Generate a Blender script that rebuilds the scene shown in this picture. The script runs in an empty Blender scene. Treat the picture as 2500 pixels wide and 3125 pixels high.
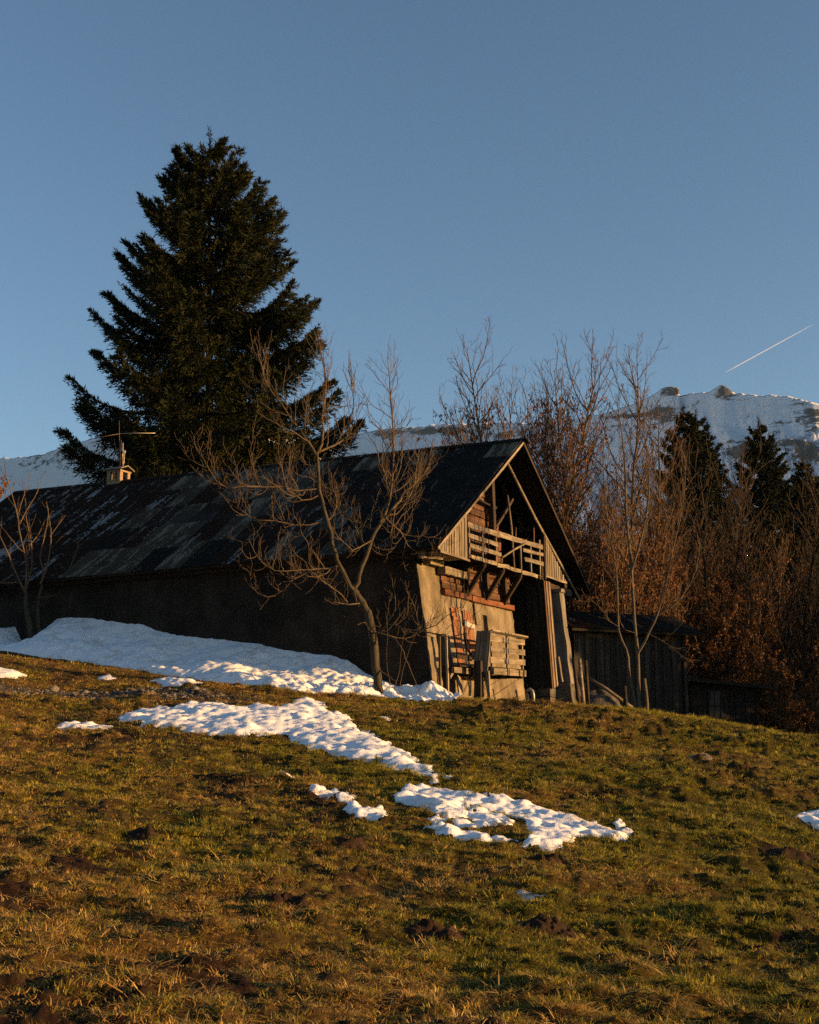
import bpy, math, random
import numpy as np
from mathutils import Matrix, Vector

# ------------------------------------------------------------------ camera, sky, sun, exposure
scene = bpy.context.scene
col = scene.collection
R = math.radians
CAM_Z = 1.6
cd = bpy.data.cameras.new('camera'); cam = bpy.data.objects.new('camera', cd); col.objects.link(cam)
cam.location = (0, 0, CAM_Z); cam.rotation_euler = (R(90 + 10.2), 0, 0)
cd.sensor_fit = 'HORIZONTAL'; cd.sensor_width = 36; cd.lens = 36 * 3690 / 2500
cd.clip_start = 0.1; cd.clip_end = 20000
scene.camera = cam

PSI = R(63)
AV = np.array([-math.sin(PSI), math.cos(PSI), 0.0])      # along the barn, away from the gable
GV = np.array([math.cos(PSI), math.sin(PSI), 0.0])       # along the gable, to the right and back
SUN_EL = R(7.0); SUN_SKEW = R(16.0)
sh = -AV * math.cos(SUN_SKEW) + GV * math.sin(SUN_SKEW)
SUN = np.array([sh[0] * math.cos(SUN_EL), sh[1] * math.cos(SUN_EL), math.sin(SUN_EL)])
SUN_AZ = math.atan2(SUN[0], SUN[1])                      # clockwise from +Y

world = bpy.data.worlds.new('World'); scene.world = world; world.use_nodes = True
wn = world.node_tree
sky = wn.nodes.new('ShaderNodeTexSky'); sky.sky_type = 'NISHITA'; sky.sun_disc = False
sky.sun_elevation = SUN_EL; sky.sun_rotation = SUN_AZ
sky.altitude = 900; sky.air_density = 1.0; sky.dust_density = 0.8; sky.ozone_density = 2.2
bg = wn.nodes['Background']; bg.inputs[1].default_value = 0.085
wn.links.new(sky.outputs[0], bg.inputs[0])

sl = bpy.data.lights.new('sun', 'SUN'); sl.energy = 5.0; sl.angle = R(0.5); sl.color = (1.0, 0.565, 0.205)
so = bpy.data.objects.new('sun', sl); col.objects.link(so)
so.rotation_euler = Vector(SUN).to_track_quat('Z', 'Y').to_euler(); so.location = (60, -20, 40)

scene.view_settings.view_transform = 'Standard'; scene.view_settings.look = 'None'
scene.view_settings.exposure = 1.25; scene.view_settings.gamma = 1.0
scene.view_settings.use_curve_mapping = False
scene.render.engine = 'CYCLES'
cy = scene.cycles
cy.max_bounces = 5; cy.diffuse_bounces = 3; cy.glossy_bounces = 2; cy.transmission_bounces = 3
cy.transparent_max_bounces = 8; cy.volume_bounces = 0
cy.use_denoising = False

rng = np.random.default_rng(7)
random.seed(11)

# ------------------------------------------------------------------ noise
def _h(ix, iy, s):
    n = (ix * 374761393 + iy * 668265263 + s * 974711 + 12345) & 0xFFFFFFFF
    n = ((n ^ (n >> 13)) * 1274126177) & 0xFFFFFFFF
    n = (n ^ (n >> 16)) & 0xFFFF
    return n / 32767.5 - 1.0
def noise(x, y, s=0):
    x = np.asarray(x, float); y = np.asarray(y, float)
    ix = np.floor(x).astype(np.int64); iy = np.floor(y).astype(np.int64)
    fx = x - ix; fy = y - iy
    ux = fx * fx * fx * (fx * (fx * 6 - 15) + 10); uy = fy * fy * fy * (fy * (fy * 6 - 15) + 10)
    a = _h(ix, iy, s); b = _h(ix + 1, iy, s); c = _h(ix, iy + 1, s); d = _h(ix + 1, iy + 1, s)
    return (a * (1 - ux) + b * ux) * (1 - uy) + (c * (1 - ux) + d * ux) * uy
def fbm(x, y, s=0, o=4, g=0.5):
    r = 0; a = 1.0; t = 0
    x = np.asarray(x, float); y = np.asarray(y, float)
    for i in range(o):
        r = r + a * noise(x * 2 ** i + i * 17.3, y * 2 ** i - i * 9.1, s + i); t += a; a *= g
    return r / t
def ridged(x, y, s=0, o=5):
    r = 0; a = 1.0; t = 0
    for i in range(o):
        r = r + a * (1 - 2 * np.abs(noise(x * 2 ** i + i * 7.7, y * 2 ** i + i * 3.1, s + i))); t += a; a *= .5
    return r / t

# ------------------------------------------------------------------ mesh and object helpers
def new_obj(name, me, mat=None, parent=None):
    o = bpy.data.objects.new(name, me); col.objects.link(o)
    if mat is not None:
        me.materials.clear(); me.materials.append(mat)
    if parent is not None: o.parent = parent
    return o
def mesh(name, v, f, smooth=False):
    me = bpy.data.meshes.new(name)
    me.from_pydata([tuple(map(float, p)) for p in v], [], f); me.update()
    if smooth: me.polygons.foreach_set('use_smooth', [True] * len(me.polygons))
    return me
def mesh_np(name, V, Fq, smooth=False):
    """V (n,3); Fq (m,k) with equal k corners per face"""
    V = np.asarray(V, np.float32); Fq = np.asarray(Fq, np.int32)
    me = bpy.data.meshes.new(name)
    m, k = Fq.shape
    me.vertices.add(len(V)); me.vertices.foreach_set('co', V.ravel())
    me.loops.add(m * k); me.loops.foreach_set('vertex_index', Fq.ravel())
    me.polygons.add(m)
    me.polygons.foreach_set('loop_start', np.arange(0, m * k, k, dtype=np.int32))
    me.polygons.foreach_set('loop_total', np.full(m, k, np.int32))
    me.polygons.foreach_set('use_smooth', np.full(m, smooth, bool))
    me.update(calc_edges=True); me.validate()
    return me
def tag(o, label=None, cat=None, group=None, kind=None):
    if label: o['label'] = label
    if cat: o['category'] = cat
    if group: o['group'] = group
    if kind: o['kind'] = kind
    return o
def empty(name, loc=(0, 0, 0), rz=0.0, parent=None):
    o = bpy.data.objects.new(name, None); col.objects.link(o)
    o.location = loc; o.rotation_euler = (0, 0, rz); o.empty_display_size = .2
    if parent is not None: o.parent = parent
    return o
def grid_faces(nr, nc, wrap=False):
    i = np.arange(nr - 1)[:, None]; j = np.arange(nc if wrap else nc - 1)[None, :]
    j2 = (j + 1) % nc
    return np.stack([i * nc + j, i * nc + j2, (i + 1) * nc + j2, (i + 1) * nc + j], -1).reshape(-1, 4)

def copy_tree(o, parent=None):
    c = o.copy(); col.objects.link(c)
    if parent is not None: c.parent = parent
    for ch in list(o.children): copy_tree(ch, c)
    return c

# ------------------------------------------------------------------ materials
def mat_base(name):
    m = bpy.data.materials.new(name); m.use_nodes = True
    return m, m.node_tree, m.node_tree.nodes['Principled BSDF']
def ramp(nt, stops):
    r = nt.nodes.new('ShaderNodeValToRGB'); e = r.color_ramp.elements
    while len(e) < len(stops): e.new(0.5)
    for k, (p, c) in enumerate(stops):
        e[k].position = p; e[k].color = (*c, 1)
    return r
def nz(nt, vec, scale, detail=4, rough=.55, dist=0.0):
    n = nt.nodes.new('ShaderNodeTexNoise'); n.inputs['Scale'].default_value = scale
    n.inputs['Detail'].default_value = detail; n.inputs['Roughness'].default_value = rough
    n.inputs['Distortion'].default_value = dist
    if vec is not None: nt.links.new(vec, n.inputs['Vector'])
    return n.outputs[0]
def mapping(nt, vec, scale=(1, 1, 1)):
    m = nt.nodes.new('ShaderNodeMapping'); m.inputs['Scale'].default_value = scale
    nt.links.new(vec, m.inputs['Vector']); return m.outputs[0]
def mixc(nt, fac, a, b, mode='MIX'):
    n = nt.nodes.new('ShaderNodeMix'); n.data_type = 'RGBA'; n.blend_type = mode
    for s, v in ((0, fac), (6, a), (7, b)):
        if isinstance(v, (int, float)): n.inputs[s].default_value = v
        elif isinstance(v, tuple): n.inputs[s].default_value = (*v, 1)
        else: nt.links.new(v, n.inputs[s])
    return n.outputs[2]
def bump(nt, h, strength, dist=.02):
    b = nt.nodes.new('ShaderNodeBump'); b.inputs['Strength'].default_value = strength
    b.inputs['Distance'].default_value = dist; nt.links.new(h, b.inputs['Height']); return b.outputs[0]
def coords(nt, kind='Object', rnd=False):
    t = nt.nodes.new('ShaderNodeTexCoord'); v = t.outputs[kind]
    if rnd:
        oi = nt.nodes.new('ShaderNodeObjectInfo')
        mul = nt.nodes.new('ShaderNodeMath'); mul.operation = 'MULTIPLY'; mul.inputs[1].default_value = 37.0
        nt.links.new(oi.outputs['Random'], mul.inputs[0])
        ad = nt.nodes.new('ShaderNodeVectorMath'); ad.operation = 'ADD'
        nt.links.new(v, ad.inputs[0]); nt.links.new(mul.outputs[0], ad.inputs[1]); v = ad.outputs[0]
    return v
def math1(nt, op, a, b=None):
    n = nt.nodes.new('ShaderNodeMath'); n.operation = op
    for k, v in enumerate((a, b)):
        if v is None: continue
        if isinstance(v, (int, float)): n.inputs[k].default_value = v
        else: nt.links.new(v, n.inputs[k])
    return n.outputs[0]
def wood(name, dark, mid, light, tint=.35, rough=.8, grain=16, bstr=.5):
    """weathered board: grain runs along local x, each board with its own tone"""
    m, nt, p = mat_base(name)
    v = coords(nt, 'Object', True)
    g = nz(nt, mapping(nt, v, (.55, grain, grain)), 1.0, 6, .65, .6)
    r = ramp(nt, [(.28, dark), (.5, mid), (.72, light)]); nt.links.new(g, r.inputs[0])
    s = nz(nt, mapping(nt, v, (1.2, 3, 3)), 1.3, 3)
    r2 = ramp(nt, [(.35, (.35, .33, .30)), (.62, (1, 1, 1))]); nt.links.new(s, r2.inputs[0])
    c = mixc(nt, .75, r.outputs[0], r2.outputs[0], 'MULTIPLY')
    oi = nt.nodes.new('ShaderNodeObjectInfo')
    r3 = ramp(nt, [(0, (1 - tint, 1 - tint, 1 - tint)), (1, (1, 1, 1))]); nt.links.new(oi.outputs['Random'], r3.inputs[0])
    c = mixc(nt, 1.0, c, r3.outputs[0], 'MULTIPLY')
    nt.links.new(c, p.inputs['Base Color']); p.inputs['Roughness'].default_value = rough
    p.inputs['Specular IOR Level'].default_value = .2
    nt.links.new(bump(nt, g, bstr, .012), p.inputs['Normal'])
    return m
def stone(name, stops, scale=2.0, rough=.9, fine=40, bstr=.6, bdist=.03, streak=None):
    m, nt, p = mat_base(name)
    v = coords(nt, 'Object')
    a = nz(nt, v, scale, 6, .62, .4); r = ramp(nt, stops); nt.links.new(a, r.inputs[0])
    b = nz(nt, v, fine, 4, .6)
    r2 = ramp(nt, [(.3, (.62, .62, .62)), (.65, (1, 1, 1))]); nt.links.new(b, r2.inputs[0])
    c = mixc(nt, .8, r.outputs[0], r2.outputs[0], 'MULTIPLY')
    if streak:
        s = nz(nt, mapping(nt, v, streak), 1.0, 4, .6)
        r4 = ramp(nt, [(.36, (.45, .43, .40)), (.58, (1, 1, 1))]); nt.links.new(s, r4.inputs[0])
        c = mixc(nt, .7, c, r4.outputs[0], 'MULTIPLY')
    nt.links.new(c, p.inputs['Base Color']); p.inputs['Roughness'].default_value = rough
    p.inputs['Specular IOR Level'].default_value = .15
    h = mixc(nt, .5, a, b)
    nt.links.new(bump(nt, h, bstr, bdist), p.inputs['Normal'])
    return m
def plain(name, c1, c2, scale=8, rough=.8, spec=.2, metal=0, bstr=.3, rnd=True):
    m, nt, p = mat_base(name)
    v = coords(nt, 'Object', rnd)
    a = nz(nt, v, scale, 5, .6); r = ramp(nt, [(.3, c1), (.7, c2)]); nt.links.new(a, r.inputs[0])
    nt.links.new(r.outputs[0], p.inputs['Base Color'])
    p.inputs['Roughness'].default_value = rough; p.inputs['Specular IOR Level'].default_value = spec
    p.inputs['Metallic'].default_value = metal
    nt.links.new(bump(nt, a, bstr, .01), p.inputs['Normal'])
    return m

M = {}
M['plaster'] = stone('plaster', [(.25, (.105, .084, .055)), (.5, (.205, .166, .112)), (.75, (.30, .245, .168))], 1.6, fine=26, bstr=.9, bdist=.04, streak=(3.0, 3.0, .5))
M['shaded_plaster'] = stone('shaded_plaster', [(.25, (.018, .013, .009)), (.5, (.042, .031, .021)), (.75, (.080, .060, .042))], 1.4, fine=20, bstr=.9, bdist=.04, streak=(1.2, 1.2, .35))  # same plaster as the gable, with the long wall's shade put into the colour
M['concrete'] = stone('concrete', [(.3, (.20, .185, .16)), (.7, (.33, .30, .25))], 2.2, fine=30, bstr=.4, streak=(4, 4, .7))
M['rubble'] = stone('rubble', [(.25, (.05, .045, .04)), (.5, (.13, .115, .095)), (.75, (.24, .21, .17))], 5.0, fine=30, bstr=1.0, bdist=.06)
M['chimney_plaster'] = stone('chimney_plaster', [(.3, (.27, .19, .12)), (.7, (.44, .32, .20))], 3, fine=30, bstr=.4)
M['grey_board'] = wood('grey_board', (.085, .068, .05), (.22, .18, .13), (.36, .30, .22))
M['log_wood'] = wood('log_wood', (.040, .018, .009), (.125, .060, .029), (.24, .125, .064), tint=.2, grain=9)
M['sill_wood'] = wood('sill_wood', (.07, .022, .010), (.24, .085, .035), (.36, .15, .07), grain=9)
M['dark_wood'] = wood('dark_wood', (.022, .014, .009), (.055, .036, .023), (.10, .07, .045), grain=10)
M['shutter_wood'] = wood('shutter_wood', (.14, .045, .018), (.36, .15, .065), (.52, .28, .14), grain=14)
M['pale_wood'] = wood('pale_wood', (.20, .16, .11), (.38, .31, .21), (.52, .44, .32))
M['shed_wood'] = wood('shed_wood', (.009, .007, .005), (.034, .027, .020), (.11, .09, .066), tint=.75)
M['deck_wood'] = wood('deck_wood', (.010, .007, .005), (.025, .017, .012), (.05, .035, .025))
M['white_paint'] = plain('white_paint', (.42, .40, .36), (.62, .60, .55), 12)
M['iron'] = plain('iron', (.05, .035, .025), (.10, .07, .05), 20, .6)
M['dark_iron'] = plain('dark_iron', (.012, .01, .01), (.03, .025, .02), 20, .6)
M['zinc'] = plain('zinc', (.20, .20, .20), (.34, .33, .32), 9, .45, .4, .6)
M['aluminium'] = plain('aluminium', (.45, .38, .28), (.6, .52, .4), 9, .45, .4, .3)
M['glass'] = plain('glass', (.01, .01, .012), (.02, .02, .025), 2, .25, .15, 0, 0)
M['stone'] = stone('stone', [(.3, (.14, .12, .10)), (.7, (.34, .30, .25))], 6, fine=50)
M['soil'] = stone('soil', [(.3, (.022, .011, .006)), (.55, (.055, .028, .013)), (.8, (.10, .052, .025))], 12, fine=60, bstr=1.0, bdist=.03)

def roof_mat(name, base1, base2, pale, amount):
    """corrugated sheet: rusty dark ground, pale worn streaks along the corrugation (local y)"""
    m, nt, p = mat_base(name)
    v = coords(nt, 'Object', True)
    a = nz(nt, mapping(nt, v, (2.2, 1.1, 1)), 1.4, 5, .62); r = ramp(nt, [(.3, base1), (.7, base2)]); nt.links.new(a, r.inputs[0])
    s = nz(nt, mapping(nt, v, (4.0, .55, 1)), 1.0, 5, .6, .25)
    s2 = nz(nt, mapping(nt, v, (9, 6, 1)), 1.6, 3)
    f = math1(nt, 'ADD', s, math1(nt, 'MULTIPLY', s2, .35))
    r2 = ramp(nt, [(amount, (0, 0, 0)), (min(.99, amount + .05), (1, 1, 1))]); nt.links.new(f, r2.inputs[0])
    c = mixc(nt, r2.outputs[0], r.outputs[0], pale)
    nt.links.new(c, p.inputs['Base Color']); p.inputs['Roughness'].default_value = .9
    p.inputs['Specular IOR Level'].default_value = .1
    nt.links.new(bump(nt, a, .4, .01), p.inputs['Normal'])
    return m
M['roof0'] = roof_mat('roof_charcoal', (.010, .0085, .007), (.026, .022, .018), (.17, .15, .125), .80)
M['roof1'] = roof_mat('roof_rust', (.022, .009, .005), (.048, .020, .011), (.22, .20, .18), .79)
M['roof2'] = roof_mat('roof_brown', (.020, .011, .007), (.044, .024, .015), (.27, .26, .25), .765)
M['roof3'] = roof_mat('roof_lichen', (.048, .037, .025), (.105, .083, .058), (.22, .19, .14), .69)
M['roof4'] = roof_mat('roof_streaked', (.018, .010, .007), (.036, .021, .014), (.32, .32, .33), .725)

def bark(name, c1, c2, scale=9):
    m, nt, p = mat_base(name)
    v = coords(nt, 'Object')
    a = nz(nt, mapping(nt, v, (1, 1, .35)), scale, 5, .6); r = ramp(nt, [(.3, c1), (.7, c2)]); nt.links.new(a, r.inputs[0])
    nt.links.new(r.outputs[0], p.inputs['Base Color']); p.inputs['Roughness'].default_value = .85
    p.inputs['Specular IOR Level'].default_value = .15
    nt.links.new(bump(nt, a, .5, .02), p.inputs['Normal'])
    return m
M['walnut_bark'] = bark('walnut_bark', (.045, .036, .022), (.12, .098, .062))
M['twig'] = bark('twig', (.085, .06, .035), (.17, .12, .07), 3)
M['ash_bark'] = bark('ash_bark', (.06, .05, .038), (.14, .115, .085))
M['brown_twig'] = bark('brown_twig', (.055, .036, .020), (.12, .080, .044), 2)
M['red_twig'] = bark('red_twig', (.055, .030, .015), (.11, .062, .030), 2)
M['thicket_twig'] = bark('thicket_twig', (.022, .015, .009), (.055, .036, .020), 2)
M['pale_bark'] = bark('pale_bark', (.11, .09, .06), (.26, .215, .15))
M['spruce_bark'] = bark('spruce_bark', (.03, .016, .009), (.075, .038, .02))

def leafmat(name, c1, c2, scale=2.5, trans=.15):
    m, nt, p = mat_base(name)
    v = coords(nt, 'Object')
    a = nz(nt, v, scale, 4, .7); r = ramp(nt, [(.3, c1), (.7, c2)]); nt.links.new(a, r.inputs[0])
    p.inputs['Roughness'].default_value = .7; p.inputs['Specular IOR Level'].default_value = .12
    nt.links.new(r.outputs[0], p.inputs['Base Color'])
    t = nt.nodes.new('ShaderNodeBsdfTranslucent'); nt.links.new(r.outputs[0], t.inputs[0])
    mx = nt.nodes.new('ShaderNodeMixShader'); mx.inputs[0].default_value = trans
    out = nt.nodes['Material Output']
    nt.links.new(p.outputs[0], mx.inputs[1]); nt.links.new(t.outputs[0], mx.inputs[2]); nt.links.new(mx.outputs[0], out.inputs[0])
    return m
M['needle'] = leafmat('needle', (.010, .015, .004), (.034, .036, .008), 1.2)
M['far_needle'] = leafmat('far_needle', (.009, .012, .005), (.024, .025, .008), 1.2)
M['beech_leaf'] = leafmat('beech_leaf', (.09, .042, .016), (.19, .092, .036), 3, .2)
M['seed_leaf'] = leafmat('seed_leaf', (.09, .035, .014), (.19, .08, .032), 3, .2)
M['orange_leaf'] = leafmat('orange_leaf', (.22, .08, .02), (.36, .14, .04), 3, .25)

def grassmat(name, stops, trans=.30):
    m, nt, p = mat_base(name)
    oi = nt.nodes.new('ShaderNodeObjectInfo')
    at = nt.nodes.new('ShaderNodeAttribute'); at.attribute_name = 'tone'
    f = math1(nt, 'ADD', math1(nt, 'MULTIPLY', oi.outputs['Random'], .55), math1(nt, 'MULTIPLY', at.outputs['Fac'], .45))
    r = ramp(nt, stops); nt.links.new(f, r.inputs[0])
    p.inputs['Roughness'].default_value = .6; p.inputs['Specular IOR Level'].default_value = .2
    nt.links.new(r.outputs[0], p.inputs['Base Color'])
    t = nt.nodes.new('ShaderNodeBsdfTranslucent'); nt.links.new(r.outputs[0], t.inputs[0])
    mx = nt.nodes.new('ShaderNodeMixShader'); mx.inputs[0].default_value = trans
    out = nt.nodes['Material Output']
    nt.links.new(p.outputs[0], mx.inputs[1]); nt.links.new(t.outputs[0], mx.inputs[2]); nt.links.new(mx.outputs[0], out.inputs[0])
    return m
M['green_grass'] = grassmat('green_grass', [(.05, (.070, .068, .006)), (.5, (.17, .158, .013)), (.95, (.40, .30, .045))])
M['dry_grass'] = grassmat('dry_grass', [(.05, (.14, .072, .014)), (.5, (.35, .205, .045)), (.95, (.70, .47, .15))])

# snow
def snow_mat():
    m, nt, p = mat_base('snow')
    v = coords(nt, 'Object')
    a = nz(nt, v, 1.1, 5, .6); b = nz(nt, v, 9, 5, .65); c = nz(nt, v, 55, 3, .6)
    d = nz(nt, v, 2.3, 6, .7, .3)
    r = ramp(nt, [(.54, (.80, .80, .80)), (.78, (.46, .37, .27))]); nt.links.new(d, r.inputs[0])
    r2 = ramp(nt, [(.70, (1, 1, 1)), (.80, (.45, .38, .30))]); nt.links.new(b, r2.inputs[0])
    nt.links.new(mixc(nt, .8, r.outputs[0], r2.outputs[0], 'MULTIPLY'), p.inputs['Base Color'])
    p.inputs['Roughness'].default_value = .65; p.inputs['Specular IOR Level'].default_value = .25
    h = math1(nt, 'ADD', math1(nt, 'MULTIPLY', b, 1.0), math1(nt, 'MULTIPLY', c, .25))
    nt.links.new(bump(nt, h, .35, .05), p.inputs['Normal'])
    return m
M['snow'] = snow_mat()

def deepen(m, k):
    """lower a material's albedo by the factor k"""
    nt = m.node_tree
    for n in list(nt.nodes):
        for nm in ('Base Color', 'Color'):
            if n.bl_idname in ('ShaderNodeBsdfPrincipled', 'ShaderNodeBsdfTranslucent') and nm in n.inputs and n.inputs[nm].is_linked:
                src = n.inputs[nm].links[0].from_socket
                nt.links.new(mixc(nt, 1.0, src, (k, k, k), 'MULTIPLY'), n.inputs[nm])
for nm_, k_ in dict(plaster=.95, shaded_plaster=.68, concrete=.7, rubble=.7, chimney_plaster=.8, grey_board=.95, log_wood=.78, sill_wood=.78, dark_wood=.7, shutter_wood=.72, pale_wood=.74, shed_wood=.72, deck_wood=.7, white_paint=.6, zinc=.7, stone=.75, soil=.7,
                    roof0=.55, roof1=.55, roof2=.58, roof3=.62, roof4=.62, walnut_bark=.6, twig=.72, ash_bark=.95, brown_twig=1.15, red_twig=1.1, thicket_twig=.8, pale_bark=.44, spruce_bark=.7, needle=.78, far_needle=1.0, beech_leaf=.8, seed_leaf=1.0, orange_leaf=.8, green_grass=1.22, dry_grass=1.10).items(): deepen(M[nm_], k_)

# ------------------------------------------------------------------ terrain
CTRL = np.array([(-1.98, 6.2, 0.2), (0.0, 6.8, 0.06), (2.4, 7.5, -0.1), (-2.79, 8.6, 0.34), (0.0, 9.6, 0.19), (3.51, 10.8, 0.02), (-3.94, 12.0, 0.6), (0.0, 13.0, 0.51), (4.93, 15.0, 0.35), (-5.47, 16.5, 1.07), (0.0, 18.0, 1.02), (6.45, 19.5, 0.72), (-7.34, 22.0, 1.75), (-3.3, 22.5, 1.76), (0.0, 24.0, 1.77), (5.0, 25.0, 1.45), (8.14, 24.5, 1.13), (-9.06, 27.0, 2.5), (-4.53, 26.0, 2.33), (0.0, 26.5, 2.08), (3.37, 28.0, 2.1), (5.71, 28.5, 1.95), (7.84, 28.0, 1.61), (9.15, 27.5, 1.25), (-11.19, 33.2, 3.72), (-7.92, 31.0, 3.13), (-4.22, 28.6, 2.63), (1.19, 29.31, 2.25), (2.87, 32.38, 2.21), (4.78, 35.9, 2.19), (-1.94, 34.83, 2.47), (-7.72, 38.9, 3.37), (-2.68, 31.17, 2.62), (-6.25, 32.99, 3.22), (-11.59, 35.71, 3.95), (-16.94, 38.44, 4.5), (-12.13, 47.88, 3.97), (3.93, 41.95, 1.37), (8.0, 38.0, 1.2), (12.0, 36.0, 0.1), (14.0, 31.5, 0.0), (20.0, 30.0, -2.5), (13.0, 44.0, -0.6), (25.0, 45.0, -3.0), (20.0, 65.0, -2.5), (-20.0, 55.0, 7.0), (0.0, 62.0, 2.0), (-13.0, 25.0, 3.9), (-12.0, 16.0, 2.6), (11.0, 18.0, -0.3), (16.0, 14.0, -1.6), (0.0, 0.0, 0.0), (-3.0, 0.0, 0.35), (3.0, 0.0, -0.35), (0.0, 3.0, 0.0), (-4.0, 4.0, 0.45), (4.0, 4.0, -0.4), (0.0, -10.0, -0.9), (-10.0, 0.0, 1.2), (10.0, 0.0, -1.2), (-10.0, -10.0, 0.6), (10.0, -10.0, -2.0)])
def _k(r2): return r2 * np.log(np.maximum(r2, 1e-12))
_n = len(CTRL)
_D = ((CTRL[:, None, :2] - CTRL[None, :, :2]) ** 2).sum(-1)
_Q = np.c_[np.ones(_n), CTRL[:, :2]]
_Mx = np.zeros((_n + 3, _n + 3)); _Mx[:_n, :_n] = _k(_D) + np.eye(_n) * .5; _Mx[:_n, _n:] = _Q; _Mx[_n:, :_n] = _Q.T
_W = np.linalg.solve(_Mx, np.r_[CTRL[:, 2], 0, 0, 0])
def gz(x, y):
    x = np.asarray(x, float); y = np.asarray(y, float)
    cx, cy_ = 0.0, 22.0
    d = np.hypot(x - cx, y - cy_); lim = 45.0
    s = np.where(d > lim, lim / np.maximum(d, 1e-6), 1.0)
    xx = cx + (x - cx) * s; yy = cy_ + (y - cy_) * s
    r = _W[_n] + _W[_n + 1] * xx + _W[_n + 2] * yy
    for i in range(_n): r = r + _W[i] * _k((xx - CTRL[i, 0]) ** 2 + (yy - CTRL[i, 1]) ** 2)
    out = np.clip((d - lim) / 250.0, 0, 1); out = out * out * (3 - 2 * out)
    far = -22 + 6 * fbm(x / 90, y / 90, 5)
    return r * (1 - out) + far * out
SCARP = (4.8, 19.0)
def detail(x, y):
    d = np.hypot(x, y)
    fade = np.clip((70 - d) / 30, 0, 1)
    n1 = fbm(x * .9, y * .9, 21, 3); n2 = fbm(x * 2.6 + .4 * y, y * 3.2, 22, 3); n3 = fbm(x * 6.5, y * 6.5, 23, 3, .6)
    amp = 1 + 1.3 * np.exp(-(((x - SCARP[0]) / 1.8) ** 2 + ((y - SCARP[1]) / 1.6) ** 2)) + 1.3 * np.exp(-((y - 25.5) / 2.2) ** 2) * np.clip((x + .5) / 1.5, 0, 1)
    barn = np.clip((30.0 - y - .5 * np.abs(x)) / 3 + 1, .3, 1)
    return fade * amp * barn * (.085 * n1 + .125 * np.abs(n2) + .058 * n3)
def gh(x, y): return gz(x, y) + detail(np.asarray(x, float), np.asarray(y, float))

TRACK = [(-14, 27.6), (-8.9, 26.6), (-6.9, 26.6), (-5.2, 26.1), (-3.4, 25.5), (-2.0, 25.2)]
def seg_dist(x, y, pts):
    d = np.full(np.shape(x), 1e9)
    for (x0, y0), (x1, y1) in zip(pts[:-1], pts[1:]):
        dx, dy = x1 - x0, y1 - y0
        t = np.clip(((x - x0) * dx + (y - y0) * dy) / (dx * dx + dy * dy), 0, 1)
        d = np.minimum(d, np.hypot(x - x0 - t * dx, y - y0 - t * dy))
    return d
def cover(x, y):
    """shares of green, dry, bare soil, gravel at a spot"""
    x = np.asarray(x, float); y = np.asarray(y, float)
    g = fbm(x * .55, y * .45, 31, 4); d = fbm(x * .8 + 40, y * .6, 32, 4); s = fbm(x * .75, y * .55 + 20, 33, 5, .6)
    green = np.clip(.60 + 1.4 * g + .05 * x - .25 * np.clip((y - 20) / 8, 0, 1) * (x < 0), 0, 1)
    s = s + .35 * fbm(x * 3.1, y * 2.4, 36, 3)
    soil = np.clip((s - .34) * 6, 0, 1)
    soil = np.maximum(soil, .7 * np.clip((d - .48) * 7, 0, 1))
    td = seg_dist(x, y, TRACK)
    grav = np.clip((.85 + .5 * fbm(x * 1.5, y * 1.5, 35, 3) - td) * 3, 0, 1) * np.clip((-2.6 - x) / 1.5, 0, 1)
    return green, soil, grav

def ground_mat():
    m, nt, p = mat_base('ground')
    at = nt.nodes.new('ShaderNodeVertexColor'); at.layer_name = 'cover'
    sp = nt.nodes.new('ShaderNodeSeparateColor'); nt.links.new(at.outputs[0], sp.inputs[0])
    v = coords(nt, 'Object')
    a = nz(nt, v, 3.0, 6, .7); b = nz(nt, v, 30, 5, .7); c = nz(nt, v, 120, 3, .6)
    gr = ramp(nt, [(.3, (.028, .024, .004)), (.55, (.085, .068, .010)), (.8, (.17, .12, .022))]); nt.links.new(b, gr.inputs[0])
    dr = ramp(nt, [(.3, (.048, .027, .008)), (.55, (.125, .074, .022)), (.8, (.27, .18, .06))]); nt.links.new(b, dr.inputs[0])
    sr = ramp(nt, [(.3, (.016, .008, .005)), (.55, (.045, .022, .011)), (.8, (.09, .047, .023))]); nt.links.new(b, sr.inputs[0])
    vr = ramp(nt, [(.35, (.05, .038, .027)), (.6, (.13, .105, .078)), (.8, (.26, .22, .17))]); nt.links.new(c, vr.inputs[0])
    c1 = mixc(nt, sp.outputs[0], dr.outputs[0], gr.outputs[0])
    c2 = mixc(nt, sp.outputs[1], c1, sr.outputs[0])
    c3 = mixc(nt, sp.outputs[2], c2, vr.outputs[0])
    nt.links.new(c3, p.inputs['Base Color']); p.inputs['Roughness'].default_value = .95
    p.inputs['Specular IOR Level'].default_value = .1
    h = math1(nt, 'ADD', b, math1(nt, 'MULTIPLY', c, .5))
    nt.links.new(bump(nt, h, .9, .04), p.inputs['Normal'])
    return m
M['ground'] = ground_mat(); deepen(M['ground'], .72)

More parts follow.
